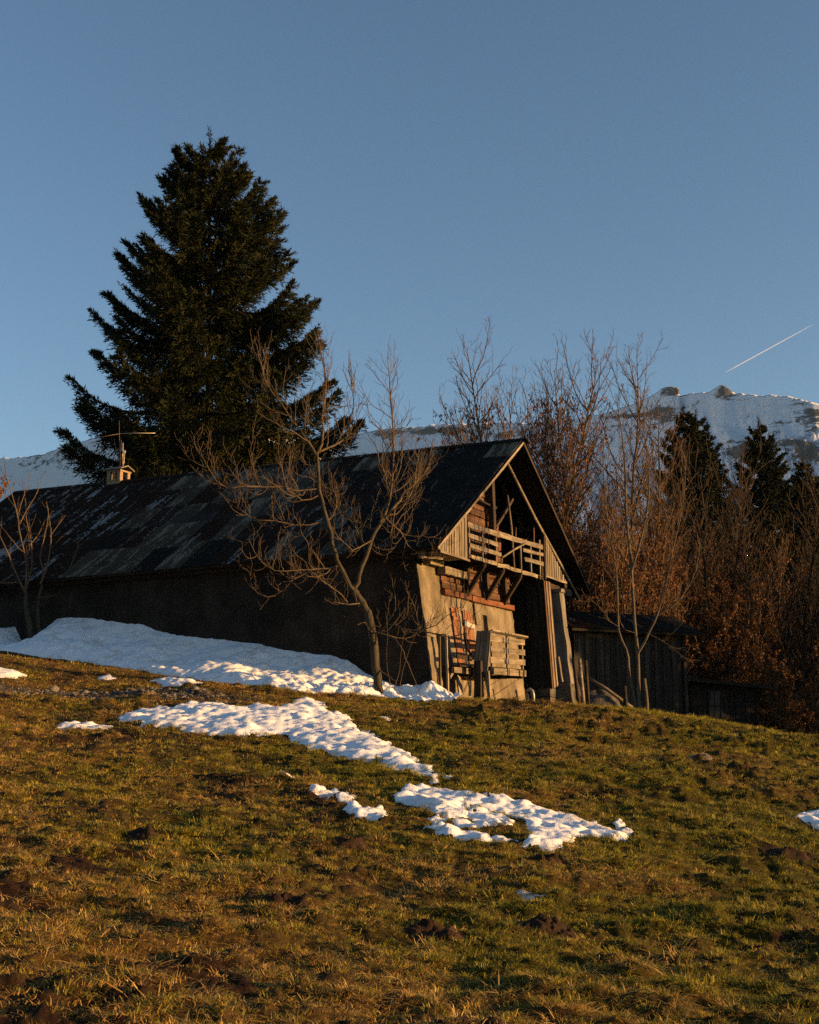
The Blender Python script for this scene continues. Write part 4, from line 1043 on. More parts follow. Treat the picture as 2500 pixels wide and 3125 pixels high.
# --- the walnut by the barn corner (limb lines in metres from its foot: right, back, up)
def walnut():
    TW[0] = .0062; rd = random.Random(31)
    bx, by = -.62, 28.55; bz = float(gz(bx, by)) - .1
    k = 1 / 128.5                                     # metres per traced unit
    x0, y0 = 1170.0, 2100.0
    def g(pts, dep0, dep1, n):
        m = len(pts); Q = []
        for i, (x, y) in enumerate(pts):
            px, py = 600 + x * .5567, 950 + y * .5567
            Q.append(((px - x0) * k, dep0 + (dep1 - dep0) * i / (m - 1), (y0 - py) * k))
        return bend(Q, n)
    trunk = g([(1015, 2075), (1008, 2020), (985, 1890), (965, 1700), (945, 1600), (905, 1520), (860, 1460)], 0, .1, 18)
    right = g([(860, 1462), (888, 1385), (930, 1240), (985, 1110), (1060, 1010)], .1, .3, 12)
    r2 = g([(1060, 1010), (1110, 930), (1160, 875), (1220, 815), (1270, 740), (1290, 640)], .3, .9, 12)
    vert = g([(1000, 1075), (1055, 980), (1070, 850), (1076, 700), (1072, 520), (1058, 330), (1048, 205)], .25, -.1, 14)
    left = g([(862, 1465), (815, 1390), (780, 1320), (750, 1240), (722, 1100), (690, 990), (668, 850), (655, 710)], .1, -.3, 16)
    l2 = g([(655, 710), (690, 560), (690, 430), (700, 300), (690, 200), (660, 110)], -.3, -.5, 12)
    l3 = g([(655, 720), (600, 620), (540, 560), (480, 480), (410, 380), (360, 290), (340, 200)], -.3, -.9, 12)
    l4 = g([(665, 700), (740, 655), (800, 610), (830, 520), (850, 400), (830, 230)], -.3, .3, 10)
    limbs = [
        g([(690, 1083), (540, 1108), (440, 1092), (300, 1070), (240, 1030), (222, 980)], -.1, -.8, 10),
        g([(672, 935), (590, 972), (535, 945), (480, 870), (470, 790)], -.2, -.9, 8),
        g([(672, 900), (560, 930), (440, 915), (300, 915), (180, 935), (90, 840), (58, 740)], -.2, -1.6, 12),
        g([(780, 1320), (680, 1350), (600, 1350), (480, 1370), (380, 1340), (310, 1210)], .1, -1.0, 10),
        g([(840, 1540), (760, 1450), (700, 1425), (640, 1380)], .1, -.8, 6),
        g([(905, 1530), (840, 1540), (760, 1538)], .05, -.6, 5),
        g([(950, 1650), (1000, 1700), (1050, 1648), (1130, 1668), (1200, 1690), (1300, 1665), (1400, 1600), (1450, 1560)], 0, -.7, 12),
        g([(1200, 1690), (1260, 1690), (1330, 1710), (1420, 1720), (1490, 1690), (1520, 1600)], -.3, -.6, 9),
        g([(965, 1170), (890, 1230), (820, 1230), (750, 1130)], .2, -.6, 7),
        g([(1040, 1050), (1110, 1110), (1150, 1170), (1240, 1238), (1350, 1245), (1400, 1140)], .3, 1.0, 10),
        g([(1060, 1010), (1140, 965), (1190, 930), (1240, 830)], .3, -.4, 7),
        g([(930, 1260), (870, 1110), (800, 1010), (735, 950), (690, 900)], .2, .7, 8),
        g([(985, 1110), (900, 1070), (840, 1040), (770, 960), (750, 830)], .3, .9, 8),
        g([(715, 1080), (760, 1010), (760, 930), (700, 880), (600, 800), (540, 640)], -.1, .4, 9),
        g([(655, 790), (590, 760), (530, 690), (500, 560)], -.3, .2, 7),
        g([(1085, 1000), (1080, 1090), (1070, 1180), (1180, 1160)], .3, -.5, 7),
        g([(975, 1700), (920, 1640), (890, 1660)], 0, -.5, 5),
        g([(1000, 1890), (1050, 1920), (1100, 1960)], 0, -.3, 5),
        g([(990, 1690), (1090, 1720), (1130, 1790), (1150, 1840), (1190, 1930), (1230, 2040)], 0, -.6, 10),
        g([(440, 1492), (350, 1490), (305, 1435)], -.2, -.3, 5), g([(640, 1380), (560, 1400), (440, 1492)], -.7, -.3, 6),
    ]
    def wob(l, a=.02): return [l[0]] + [(p[0] + rd.gauss(0, a), p[1] + rd.gauss(0, a), p[2] + rd.gauss(0, a)) for p in l[1:-1]] + [l[-1]]
    limbs = [wob(l) for l in limbs]; r2 = wob(r2); l2 = wob(l2); l3 = wob(l3); l4 = wob(l4); vert = wob(vert, .012); left = wob(left, .014); right = wob(right, .014); trunk = wob(trunk, .012)
    tl = [(trunk, .115, .095), (right, .062, .042), (left, .060, .040)]
    main = [(r2, .042, .010), (vert, .036, .008), (l2, .038, .008), (l3, .032, .008), (l4, .032, .008)] + [(l, .020, .007) for l in limbs]
    main += [(sprout(rd, (.25 + rd.uniform(-.1, .2), -.1, .15), vnorm((rd.uniform(-.3, .4), 0, 1)), rd.uniform(1.0, 1.9), 6, -.05, .14), .008, .003) for _ in range(3)]
    out = [main]
    ramify(rd, main[:5] + [(l, .020, .007) for i_, l in enumerate(limbs) if i_ not in (16, 17, 18)], 0, out, [(.115, .08, .95, .50, .55, .26, .24, 7, .0070), (.15, .15, .75, .42, .22, .18, .18, 4, .0085)])
    ext = []                                              # upturned shoots in the top
    for ln in (r2, vert, l2, l3, l4):
        for q in range(9):
            p, T = vlerp(ln, rd.uniform(.45, 1)); ext.append((sprout(rd, p, vnorm((T[0] + rd.gauss(0, .5), T[1] + rd.gauss(0, .5), T[2] + .4)), rd.uniform(.5, 1.0), 5, .25, .08), .010, .003))
    out.append(ext); o2 = []; ramify(rd, ext, 0, o2, [(.14, .2, .6, .3, .12, .15, .1, 3, .012)]); out += o2
    return finish_tree('walnut_tree', (bx, by, bz), tl, out, M['walnut_bark'], M['twig'], 'bare crooked tree in front of the long wall beside the barn corner', csides=(6, 4, 3, 4, 3))
walnut()

# --- bare tree at the left edge
def left_tree():
    TW[0] = .0062; rd = random.Random(5)
    bx, by = -10.93, 34.6; bz = float(gz(bx, by)) - .1
    k = 34.9 / 3690; s = 260 / 801
    def g(pts, d1, n): return bend([((x * s - 86) * k, d1 * i / (len(pts) - 1), (1925 - (1300 + y * s)) * k) for i, (x, y) in enumerate(pts)], n)
    tr = [(g([(330, 1980), (290, 1700), (240, 1500), (225, 1350)], .1, 10), .10, .06),
          (g([(330, 1960), (380, 1800), (350, 1600), (345, 1400), (365, 1270)], .2, 10), .065, .04)]
    main = [(g([(225, 1350), (190, 1270), (120, 1110), (80, 1000), (0, 830), (-90, 640), (-150, 420)], -.6, 12), .036, .010),
            (g([(225, 1350), (232, 1150), (210, 990), (150, 790), (130, 640), (70, 440), (0, 230), (-20, 120)], -.2, 12), .036, .009),
            (g([(228, 1330), (245, 1240), (265, 1090), (245, 900), (205, 750), (165, 620), (140, 420), (90, 230)], .4, 12), .03, .008),
            (g([(365, 1270), (400, 1150), (425, 1010), (430, 800), (400, 640), (360, 470)], .2, 10), .035, .008),
            (g([(400, 1150), (340, 1040), (335, 960), (350, 800), (365, 620), (350, 520)], .5, 9), .025, .007),
            (g([(180, 1250), (110, 1272), (0, 1282), (-120, 1270)], -1.0, 6), .025, .008),
            (g([(570, 1285), (605, 1150), (645, 1000), (658, 900), (650, 820)], .6, 8), .018, .006),
            (g([(345, 1400), (450, 1380), (520, 1330), (570, 1285)], .6, 6), .025, .018),
            (g([(605, 1150), (690, 1110), (750, 1060), (775, 1000)], .8, 5), .010, .005), (g([(605, 1145), (560, 1110), (515, 1075)], .3, 4), .010, .005),
            (g([(430, 820), (480, 730), (520, 660), (550, 600)], .2, 5), .016, .006), (g([(245, 900), (300, 780), (325, 640)], .5, 5), .016, .006),
            (g([(140, 700), (180, 560), (240, 430), (265, 310), (278, 190)], .5, 7), .018, .005), (g([(120, 600), (150, 420), (185, 300), (192, 175)], .3, 6), .014, .005)]
    out = [main]; ramify(rd, main, 0, out, [(.30, .15, .7, .28, .25, .14, .12, 5, .010), (.26, .2, .7, .4, .12, .1, .12, 3, .012)])
    finish_tree('bare_tree', (bx, by, bz), tr, out, M['walnut_bark'], M['twig'], 'bare many-limbed tree before the long wall at the left edge', csides=(5, 4, 3))
left_tree()

# --- generic broadleaf in winter
def winter_tree(seed, H, r0, nl, spread, up=.10, fork=.3, sp=(.34, .30), stems=1, lean=.0, tw=.0105, fine=False):
    TW[0] = tw; rd = random.Random(seed); tl = []; main = []
    for s_ in range(stems):
        a = rd.uniform(0, 6.28); d = vnorm((math.cos(a) * (.22 if stems > 1 else lean), math.sin(a) * (.22 if stems > 1 else lean), 1))
        h = H * rd.uniform(.85, 1) if s_ else H
        st = sprout(rd, (math.cos(a) * .12 * (stems > 1), math.sin(a) * .12 * (stems > 1), -.2), d, h * .97, 14, .10, .05)
        cut = max(4, int(15 * fork) + 4)
        tl.append((st[:cut], r0, r0 * .7)); main.append((st[cut - 1:], r0 * .7, .012))
        for q in range(nl):
            t = fork + (1 - fork) * (q + rd.random() * .7) / nl * .92
            p, T = vlerp(st, t); az = q * 2.4 + rd.uniform(-.5, .5)
            L = H * spread * (1.05 - .75 * t) * rd.uniform(.7, 1.15)
            d = vnorm((math.cos(az), math.sin(az), .55 + .7 * t))
            main.append((sprout(rd, p, d, L, 9, up, .09), r0 * (.42 - .25 * t), .008))
    out = [main]; ramify(rd, main, 0, out, [(sp[0], .12, .65, .36, .45, .12, .10, 5, .009), (sp[1], .15, .65, .42, .28, .10, .12, 3, .009)] + ([(.22, .2, .6, .5, .22, .12, .12, 2, .008)] if fine else []))
    return tl, out
def hang_leaves(levels, seed, n, L, W, hang=1.0, lo=0.0, hi=99):
    r = np.random.default_rng(seed); tips = [l for lev in levels[1:] for l in lev]
    pk = r.integers(0, len(tips), n); P = []
    for i in pk:
        q = tips[i][0]; a = q[r.integers(1, len(q))]; P.append(a)
    P = np.array(P) + r.normal(0, .035, (n, 3)); P = P[(P[:, 2] > lo) & (P[:, 2] < hi)]
    D = r.normal(0, 1, (len(P), 3)); D[:, 2] = D[:, 2] * .5 - hang
    return leaf_quads(P, D, L * r.uniform(.6, 1.3, len(P)), W * r.uniform(.7, 1.3, len(P)), r)

# two tall ash trees behind the gable, seed bunches still on
ASH = ((4.5, 46.0, 101, 16.6, .13, 16, .42, .14, .22, (.30, .26), 4, 7500, 'tall bare tree with brown hanging seed bunches right behind the gable peak'),
       (7.0, 44.5, 115, 16.0, .12, 15, .38, .16, .26, (.30, .26), 3, 1600, 'tall bare upright tree right of the seed-hung one behind the barn roof'),
       (2.9, 49.0, 127, 15.6, .12, 16, .42, .14, .25, (.32, .28), 3, 2200, 'bare tree with seed bunches left of the gable peak behind the ridge'),
       (9.0, 47.0, 139, 13.4, .11, 14, .40, .14, .22, (.32, .28), 3, 600, 'bare fine-twigged tree between the tall pair and the dark spruces'))
for (x_, y_, sd, H_, r_, nl_, spr, up_, fk, sp_, st_, nleaf, lab) in ASH:
    tl, lv = winter_tree(sd, H_, r_, nl_, spr, up_, fk, sp_, st_, 0, .0095, True)
    lfs = hang_leaves(lv, sd, nleaf, .17, .030, 2.2, 4.5, H_ * .82)
    finish_tree('ash_tree', (x_, y_, float(gz(x_, y_)) - .3), tl, lv, M['ash_bark'], M['brown_twig'], lab, csides=(5, 4, 3, 3), leaves=lfs, lmat=M['seed_leaf'], lname='seed_bunches')

# many-stemmed pale tree in front of the shed
def multi():
    rd = random.Random(77); bx, by = 5.78, 30.6; bz = float(gz(bx, by)) - .1; k = 30.9 / 3690
    def g(pts, d1, n, d0=0.0): return bend([((x - 1957) * k, d0 + (d1 - d0) * i / (len(pts) - 1), (2176 - y) * k) for i, (x, y) in enumerate(pts)], n)
    TW[0] = .0075
    tr = [(g([(1945, 2176), (1938, 2110), (1928, 2050), (1927, 1990), (1905, 1930), (1904, 1870), (1906, 1800)], .4, 14), .040, .026),
          (g([(1953, 2176), (1953, 2080), (1954, 1990), (1948, 1900), (1946, 1800), (1944, 1700)], .1, 14), .050, .036),
          (g([(1975, 2176), (1974, 2130), (1968, 2066)], -.1, 6), .05, .045),
          (g([(1954, 1990), (1975, 1955), (1985, 1930), (2010, 1880), (2035, 1790)], -.3, 10), .032, .023)]
    main = [(g([(1906, 1800), (1905, 1720), (1890, 1600), (1880, 1450), (1885, 1300)], .8, 10, .4), .026, .008),
            (g([(1944, 1700), (1935, 1560), (1938, 1420), (1930, 1280), (1920, 1200)], .3, 12, .1), .036, .008),
            (g([(1945, 1740), (1985, 1600), (2000, 1480), (1990, 1350)], -.4, 9, .08), .03, .007),
            (g([(2035, 1790), (2060, 1680), (2090, 1560), (2100, 1450), (2095, 1400)], -.8, 9, -.3), .023, .006),
            (g([(2010, 1880), (2070, 1840), (2120, 1760), (2140, 1660)], -.6, 8, -.2), .022, .006),
            (g([(1985, 1930), (2030, 1960), (2060, 1990), (2100, 2030)], -.7, 6), .012, .005),
            (g([(1946, 1800), (1925, 1700), (1860, 1590), (1830, 1480)], .5, 8), .022, .006),
            (g([(1948, 1930), (1880, 1905), (1840, 1850), (1800, 1830)], -.2, 6), .012, .005)]
    out = [main]; ramify(rd, main, 0, out, [(.15, .1, .6, .30, .45, .15, .10, 5, .0085), (.18, .15, .6, .4, .2, .12, .1, 3, .009)])
    tr += [(m_[0], m_[1], m_[2]) for m_ in main[:5]]; out[0] = main[5:]
    finish_tree('young_ash', (bx, by, bz), tr, out, M['pale_bark'], M['twig'], 'slender pale many-stemmed bare tree standing in front of the shed', csides=(5, 4, 3))
multi()

# shrubby trees round the sheds: each built once, copies share meshes
kinds = []
for q, (H, r0, nl, sd, st, mt) in enumerate(((8.5, .07, 12, 201, 4, 'brown_twig'), (9.5, .09, 14, 202, 3, 'red_twig'), (7.0, .06, 12, 203, 5, 'brown_twig'), (11, .12, 15, 204, 2, 'thicket_twig'), (9, .10, 14, 205, 3, 'thicket_twig'))):
    kinds.append((winter_tree(sd, H, r0, nl, .42, .12, .10, (.24, .20), st, 0, .012), mt))
LABS = {0: ('tangle of sunlit bare brown shrubs close behind the barn and shed', 'bare shrubs crowding behind the barn and shed'),
        1: ('dark bare tree of the thicket filling the right side of the photo', 'bare trees of the dark thicket on the right')}
first = {}
def put(kind, x, y, sc, rz, grp, z=None):
    zz0 = float(gz(x, y)) - .25 if z is None else z
    if kind not in first:
        (tl, lv), mt = kinds[kind]
        lf = hang_leaves(lv, 900 + kind, 3800, .10, .030, 1.2, 1.0, 8.0) if kind < 3 else None
        first[kind] = finish_tree('bare_tree', (x, y, zz0), tl, lv, M[mt if mt != 'thicket_twig' else 'ash_bark'], M[mt], LABS[grp][0], 'tree', LABS[grp][1], 6, (4, 3, 3), rz=rz, leaves=lf, lmat=M['seed_leaf'])
        o = first[kind]
    else:
        o = copy_tree(first[kind]); o.location = (x, y, zz0); o.rotation_euler = (0, 0, rz)
        tag(o, LABS[grp][0], 'tree', LABS[grp][1])
    o.scale = (sc, sc, sc * random.uniform(.92, 1.08))
for (kind, x, y, sc) in ((0, 6.2, 42.5, 1.15), (1, 8.0, 44.0, 1.1), (2, 7.2, 41.5, 1.3), (0, 9.6, 45.5, 1.05), (1, 5.4, 47.5, 1.1), (0, 3.6, 44.5, 1.05), (1, 9.4, 48.0, 1.1), (2, 5.2, 43.5, 1.15), (1, 11.4, 47.5, 1.05), (0, 7.6, 47.5, 1.15), (2, 8.4, 42.8, 1.1), (1, 7.0, 45.6, 1.15), (0, 10.8, 49.5, 1.2), (2, 6.4, 40.6, 1.0), (1, 12.4, 49.0, 1.1), (0, 8.4, 50.5, 1.25), (1, 4.4, 49.5, 1.1)):
    put(kind, x, y, sc, random.uniform(0, 6.28), 0)
for i in range(44):
    row = i // 11
    x = 12.0 + (i % 11) * 1.5 + random.uniform(-.6, .6) + row * 1.2; y = 47.0 + row * 5.5 + random.uniform(-1.6, 1.6) - (i % 11) * .45
    put(random.choice((3, 4, 3, 4, 1)), x, y, random.uniform(1.02, 1.32), random.uniform(0, 6.28), 1)

# copper-leaved beech behind the low shed
def beech(name, x, y, H, seed, label, n, stems=5, mat='beech_leaf', group=None, size=.085):
    tl, lv = winter_tree(seed, H, .06, 12, .42, .10, .10, (.30, .26), stems)
    lfs = hang_leaves(lv, seed, n, size, size * .36, .8)
    finish_tree(name, (x, y, float(gz(x, y)) - .3), tl, lv, M['ash_bark'], M['brown_twig'], label, 'tree', group, 6, (4, 3, 3), lfs, M[mat])
beech('beech_tree', 11.2, 43.4, 7.2, 301, 'copper-leaved young beech rising behind the low dark shed', 21000, 7, size=.088)
beech('beech_tree', 12.9, 41.6, 5.2, 302, 'copper-leaved bush right of the low dark shed', 14000, 6, size=.088)
beech('leafy_tree', -19.2, 54.0, 6.6, 303, 'orange-brown tree top showing over the roof at the left edge', 3500, 3, 'orange_leaf', None, .13)

# --- spruces
def spruce(seed, H, trunk_off, left_r, right_r, r0, density=1.0, tip_limbs=(), nd=1.0, droop=1.0, zmin=.06, nwid=1.0):
    """returns trunk lines, limb lines and needle quads; crown radius differs left and right"""
    r = np.random.default_rng(seed); rd = random.Random(seed)
    def axis(z): return (np.interp(z / H, [0, 1], [0, trunk_off]), 0.0)
    trunk = [(axis(z)[0], 0.0, z) for z in np.linspace(-.5, H * .985, 24)]
    limbs = []; z = H * zmin; az = 0.0
    while z < H * .985:
        u = z / H; step = (.46 + .52 * (1 - u)) / density * rd.uniform(.75, 1.25)
        nW = 6 if u < .9 else 4
        for q in range(nW):
            az += 2.399 + rd.uniform(-.3, .3)
            cx = math.cos(az)
            rad = np.interp(u, left_r[0], left_r[1]) * (1 - cx) / 2 + np.interp(u, right_r[0], right_r[1]) * (1 + cx) / 2
            rad *= rd.uniform(.62, .98); limbs.append((z + rd.uniform(-.1, .1), az, rad))
        z += step
    for (zt, side, rad) in tip_limbs:
        for q in range(2): limbs.append((zt + rd.uniform(-.2, .2), (0 if side > 0 else math.pi) + rd.uniform(-.3, .3), rad * rd.uniform(.92, 1.0)))
    lines = []; NP = []; ND = []; NL = []; NW = []
    for (z, az, rad) in limbs:
        u = min(max(z / H, 0), 1); n = 10
        s = np.linspace(0, 1, n)
        rise0 = .40 * u ** 3 - .20 * (1 - u)                   # steep at the top, sagging below
        zz = z - rad * (rise0 - droop * .136 * (1 - u * .6) + .26) + rad * (rise0 * s - droop * .30 * (1 - u * .6) * np.sin(np.pi * s * .85) * s + .26 * s ** 3)
        ax = axis(z)[0]
        wob = .06 * rad * np.sin(s * 5 + az * 3)
        x = ax + math.cos(az) * rad * s - math.sin(az) * wob; y = math.sin(az) * rad * s + math.cos(az) * wob
        P = np.stack([x, y, zz], -1); lines.append(([tuple(p) for p in P], .012 + .014 * rad, .006))
        nb = int((14 + 34 * rad) * nd)
        t = r.uniform(.02, 1, nb) ** .9; i = np.clip((t * (n - 1)).astype(int), 0, n - 2); f = (t * (n - 1) - i)[:, None]
        p0 = P[i] * (1 - f) + P[i + 1] * f; tan = P[i + 1] - P[i]; tan /= np.linalg.norm(tan, axis=1, keepdims=True)
        sidev = np.stack([-tan[:, 1], tan[:, 0], 0 * t], -1); sidev /= np.linalg.norm(sidev, axis=1, keepdims=True) + 1e-9
        sg = np.where(r.random(nb) < .5, 1, -1)[:, None]
        lb = (.22 + .24 * rad * (1 - .72 * t)) * r.uniform(.5, 1.15, nb)
        lb = np.minimum(lb, 1.25)
        hang = (1.15 - .75 * u) * np.clip(1.25 - t * .8, .2, 1.1) * droop
        d0 = tan * .75 + sidev * sg * r.uniform(.3, .95, nb)[:, None]; d0 /= np.linalg.norm(d0, axis=1, keepdims=True)
        m = 15
        for j in range(m):
            v = (j + r.random(nb)) / m
            q = p0 + d0 * (lb * v)[:, None]; q[:, 2] -= lb * hang * v ** 1.4 * 1.5 * r.uniform(.7, 1.3, nb)
            q[:, 2] += .10 * lb * v * (u > .6)
            dd = d0 + r.normal(0, .42, (nb, 3)); dd[:, 2] -= hang * 1.5 * v - .22 * t
            NP.append(q); ND.append(dd); NL.append(r.uniform(.13, .30, nb)); NW.append(r.uniform(.015, .031, nb) * nwid)
        # tip shoot
        k_ = 14; NP.append(np.repeat(P[-2:-1], k_, 0) + (P[-1] - P[-2]) * r.uniform(0, 1.1, (k_, 1))); ND.append((P[-1] - P[-2])[None] * 1.2 / max(rad / 9, .05) + r.normal(0, .5, (k_, 3)) + np.array([0, 0, .5])); NL.append(r.uniform(.12, .26, k_)); NW.append(r.uniform(.014, .026, k_))
    k_ = 160; zz = r.uniform(.93, 1.0, k_) * H; NP.append(np.stack([np.array([axis(a)[0] for a in zz]), 0 * zz, zz], -1)); ND.append(r.normal(0, .6, (k_, 3)) + np.array([0, 0, .7])); NL.append(r.uniform(.12, .3, k_)); NW.append(r.uniform(.012, .022, k_))
    NP = np.concatenate(NP); ND = np.concatenate(ND); NL = np.concatenate(NL); NW = np.concatenate(NW)
    lv = leaf_quads(NP, ND, NL, NW, r)
    return [(trunk, r0, .02)], [lines], lv
def build_spruce(name, loc, data, label, nmat, group=None, rz=0):
    root = empty(name, loc, rz); tag(root, label, 'tree', group)
    v, f = tubes(data[0], 10); new_obj('trunk', mesh_np('trunk', v, f, True), M['spruce_bark'], root)
    v, f = tubes(data[1][0], 4); new_obj('branches', mesh_np('branches', v, f, True), M['spruce_bark'], root)
    new_obj('crown', mesh_np('crown', data[2][0], data[2][1], False), nmat, root)
    return root
spx, spy = -7.75, 47.0; spz = 3.6; SH = 22.7
def mpx(px, py): return ((px - 672) / 3690 * 47.0, (1.6 + 47 * math.tan(TH + math.atan((1562.5 - py) / 3690))) - spz)
LT = [(521, 454), (510, 489), (489, 512), (425, 605), (373, 724), (350, 790), (318, 900), (266, 953), (286, 1069), (237, 1176), (260, 1251), (211, 1315)]
RT = [(672, 422), (753, 486), (767, 518), (848, 605), (872, 640), (915, 762), (935, 872), (988, 906), (999, 982), (1025, 1040), (1037, 1121), (1092, 1237), (1130, 1272)]
lu = [0.0] + [mpx(*p)[1] / SH for p in LT[::-1]] + [1.0]; lr = [5.8] + [-mpx(*p)[0] for p in LT[::-1]] + [.1]
ru = [0.0] + [mpx(*p)[1] / SH for p in RT[::-1]] + [1.0]; rr2 = [5.8] + [mpx(*p)[0] for p in RT[::-1]] + [-.5]
def mono(u, r_, off):
    u = np.array(u); r_ = np.array(r_); o = np.argsort(u); return (u[o], np.maximum(r_[o] + off * u[o], .12))
Lr = mono(lu, lr, -.62); Rr_ = mono(ru, rr2, .62)
tips = [(mpx(*p)[1] - (.25 if i > 3 else .5) * 1.0, -1, -mpx(*p)[0] - .5 * mpx(*p)[1] / SH) for i, p in enumerate(LT)] + [(mpx(*p)[1] - .4, 1, mpx(*p)[0] + .5 * mpx(*p)[1] / SH) for p in RT]
tips = [t_ for t_ in tips if t_[2] > .3]
sd_ = spruce(400, SH, -.62, Lr, Rr_, .30, 1.0, tips, 1.0, 1.0)
build_spruce('spruce_tree', (spx, spy, spz), sd_, 'tall dark spruce towering behind the barn roof', M['needle'])
sdA = spruce(410, 17, 0.0, ([0, .5, .8, 1], [4.2, 3.2, 1.9, .15]), ([0, .5, .8, 1], [4.4, 3.4, 2.0, .15]), .25, 1.05, (), .62, .45, .06, 1.7)
far0 = build_spruce('spruce_tree', (17.3, 74, 4.7), sdA, 'dark twin-topped spruce against the snowy mountain, left of two', M['far_needle'])
def far_spruce(x, y, ztop, sc, label, rz):
    o = copy_tree(far0); s_ = sc; o.scale = (s_, s_, s_); o.location = (x, y, ztop - 17 * s_); o.rotation_euler = (0, 0, rz); tag(o, label, 'tree'); return o
far_spruce(18.3, 75.0, 21.7, .98, 'dark spruce forming the second top of the twin pair before the mountain', 1.4)
far_spruce(22.3, 75.0, 21.2, 1.0, 'dark broad spruce against the mountain, right of the twin-topped pair', 2.4)
far_spruce(23.6, 77.0, 19.1, .8, 'dark spruce shoulder just right of the broad spruce top', 5.1)
far_spruce(25.3, 76.0, 18.9, .8, 'small dark spruce top near the right edge before the mountain', 4.0)
far_spruce(27.2, 78.0, 18.5, .85, 'dark spruce top cut off by the right edge', .7)
far_spruce(-2.2, 52.0, 12.6, .30, 'small spruce tip peeking over the roof right of the tall spruce', .3)

# trees beyond the right edge that shade the sheds
for (x, y, s_) in ((25.5, 34.6, .85), (29.5, 33.6, .9), (32, 36.6, .85), (42, 41.0, .85), (44, 44.5, .85), (46, 48.5, .9), (43, 52.5, .85)):
    o = copy_tree(far0); o.scale = (s_, s_, s_); o.location = (x, y, float(gz(x, y)) - .3); o.rotation_euler = (0, 0, x); tag(o, 'dark spruce standing past the right edge of the view', 'tree', 'spruces beyond the right edge')

# ------------------------------------------------------------------ sheds and yard things
def shed():
    x0, y0 = 5.0, 37.0; z0 = float(gz(6.5, 38.0)) - .2
    rz = math.atan2(.47, .88)
    s = empty('shed', (x0, y0, z0), rz); tag(s, 'dark weathered board shed with corrugated roof right of the barn', 'shed')
    L = 4.25; Hh = 3.35
    x = 0.0; i = 0; rs = random.Random(9)
    while x < L:
        w = rs.uniform(.13, .24)
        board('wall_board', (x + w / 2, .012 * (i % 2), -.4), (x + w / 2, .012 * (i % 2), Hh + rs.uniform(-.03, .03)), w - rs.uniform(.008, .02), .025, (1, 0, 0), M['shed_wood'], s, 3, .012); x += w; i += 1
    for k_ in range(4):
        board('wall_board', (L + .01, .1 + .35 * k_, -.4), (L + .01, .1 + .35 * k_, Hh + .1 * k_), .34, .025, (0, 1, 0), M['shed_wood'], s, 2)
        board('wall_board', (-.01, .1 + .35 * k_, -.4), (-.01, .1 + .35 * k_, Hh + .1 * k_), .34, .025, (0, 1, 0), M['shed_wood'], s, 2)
    boxmesh('inner_wall', Vector((.05, 1.4, -.4)), Vector((L - .05, 1.5, Hh + .3)), M['deck_wood'], s)
    rf = empty('roof', (0, 0, 0), 0, s)
    for c in range(6):
        o = bpy.data.objects.new('corrugated_sheet', SHEETS[(rs.choice((0, 0, 1)), c % 2)]); col.objects.link(o); o.parent = rf
        p = Vector((-.35 + c * .86, -.45, Hh - .10)); o.matrix_local = Matrix.Translation(p) @ Matrix.Rotation(R(24), 4, 'X')
    board('eave_board', (-.3, -.36, Hh - .12), (L + .5, -.36, Hh - .12), .12, .03, (0, 0, 1), M['deck_wood'], s, 5)
shed()
def low_shed():
    x0, y0 = 9.45, 41.0; z0 = .9
    s = empty('low_shed', (x0, y0, z0), R(6)); tag(s, 'low black hut with one window and flat roof right of the shed', 'shed')
    x = 0; rs = random.Random(12)
    while x < 2.35:
        w = rs.uniform(.14, .2)
        if .62 < x + w / 2 < 1.02:
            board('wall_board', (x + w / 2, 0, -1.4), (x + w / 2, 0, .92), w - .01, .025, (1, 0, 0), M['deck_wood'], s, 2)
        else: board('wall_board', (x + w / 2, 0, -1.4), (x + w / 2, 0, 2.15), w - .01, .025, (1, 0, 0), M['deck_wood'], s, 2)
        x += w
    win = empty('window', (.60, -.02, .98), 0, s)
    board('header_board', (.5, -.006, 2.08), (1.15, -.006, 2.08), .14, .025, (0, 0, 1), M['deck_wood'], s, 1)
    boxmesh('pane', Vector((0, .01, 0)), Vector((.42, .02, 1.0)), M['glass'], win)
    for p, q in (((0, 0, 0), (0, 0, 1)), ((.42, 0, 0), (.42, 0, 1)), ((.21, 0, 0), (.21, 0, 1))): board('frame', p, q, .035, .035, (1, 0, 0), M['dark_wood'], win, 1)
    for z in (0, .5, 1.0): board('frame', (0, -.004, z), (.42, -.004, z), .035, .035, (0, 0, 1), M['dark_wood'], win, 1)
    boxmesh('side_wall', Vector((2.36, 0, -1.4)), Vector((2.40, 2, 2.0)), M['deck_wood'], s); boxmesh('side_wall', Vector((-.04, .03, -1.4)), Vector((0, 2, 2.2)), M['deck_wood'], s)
    prism('roof', [Vector((-.3, -.4, 2.30)), Vector((2.75, -.4, 2.02)), Vector((2.75, 2.2, 2.12)), Vector((-.3, 2.2, 2.40))], [Vector((-.3, -.4, 2.42)), Vector((2.75, -.4, 2.14)), Vector((2.75, 2.2, 2.24)), Vector((-.3, 2.2, 2.52))], M['deck_wood'], s)
low_shed()

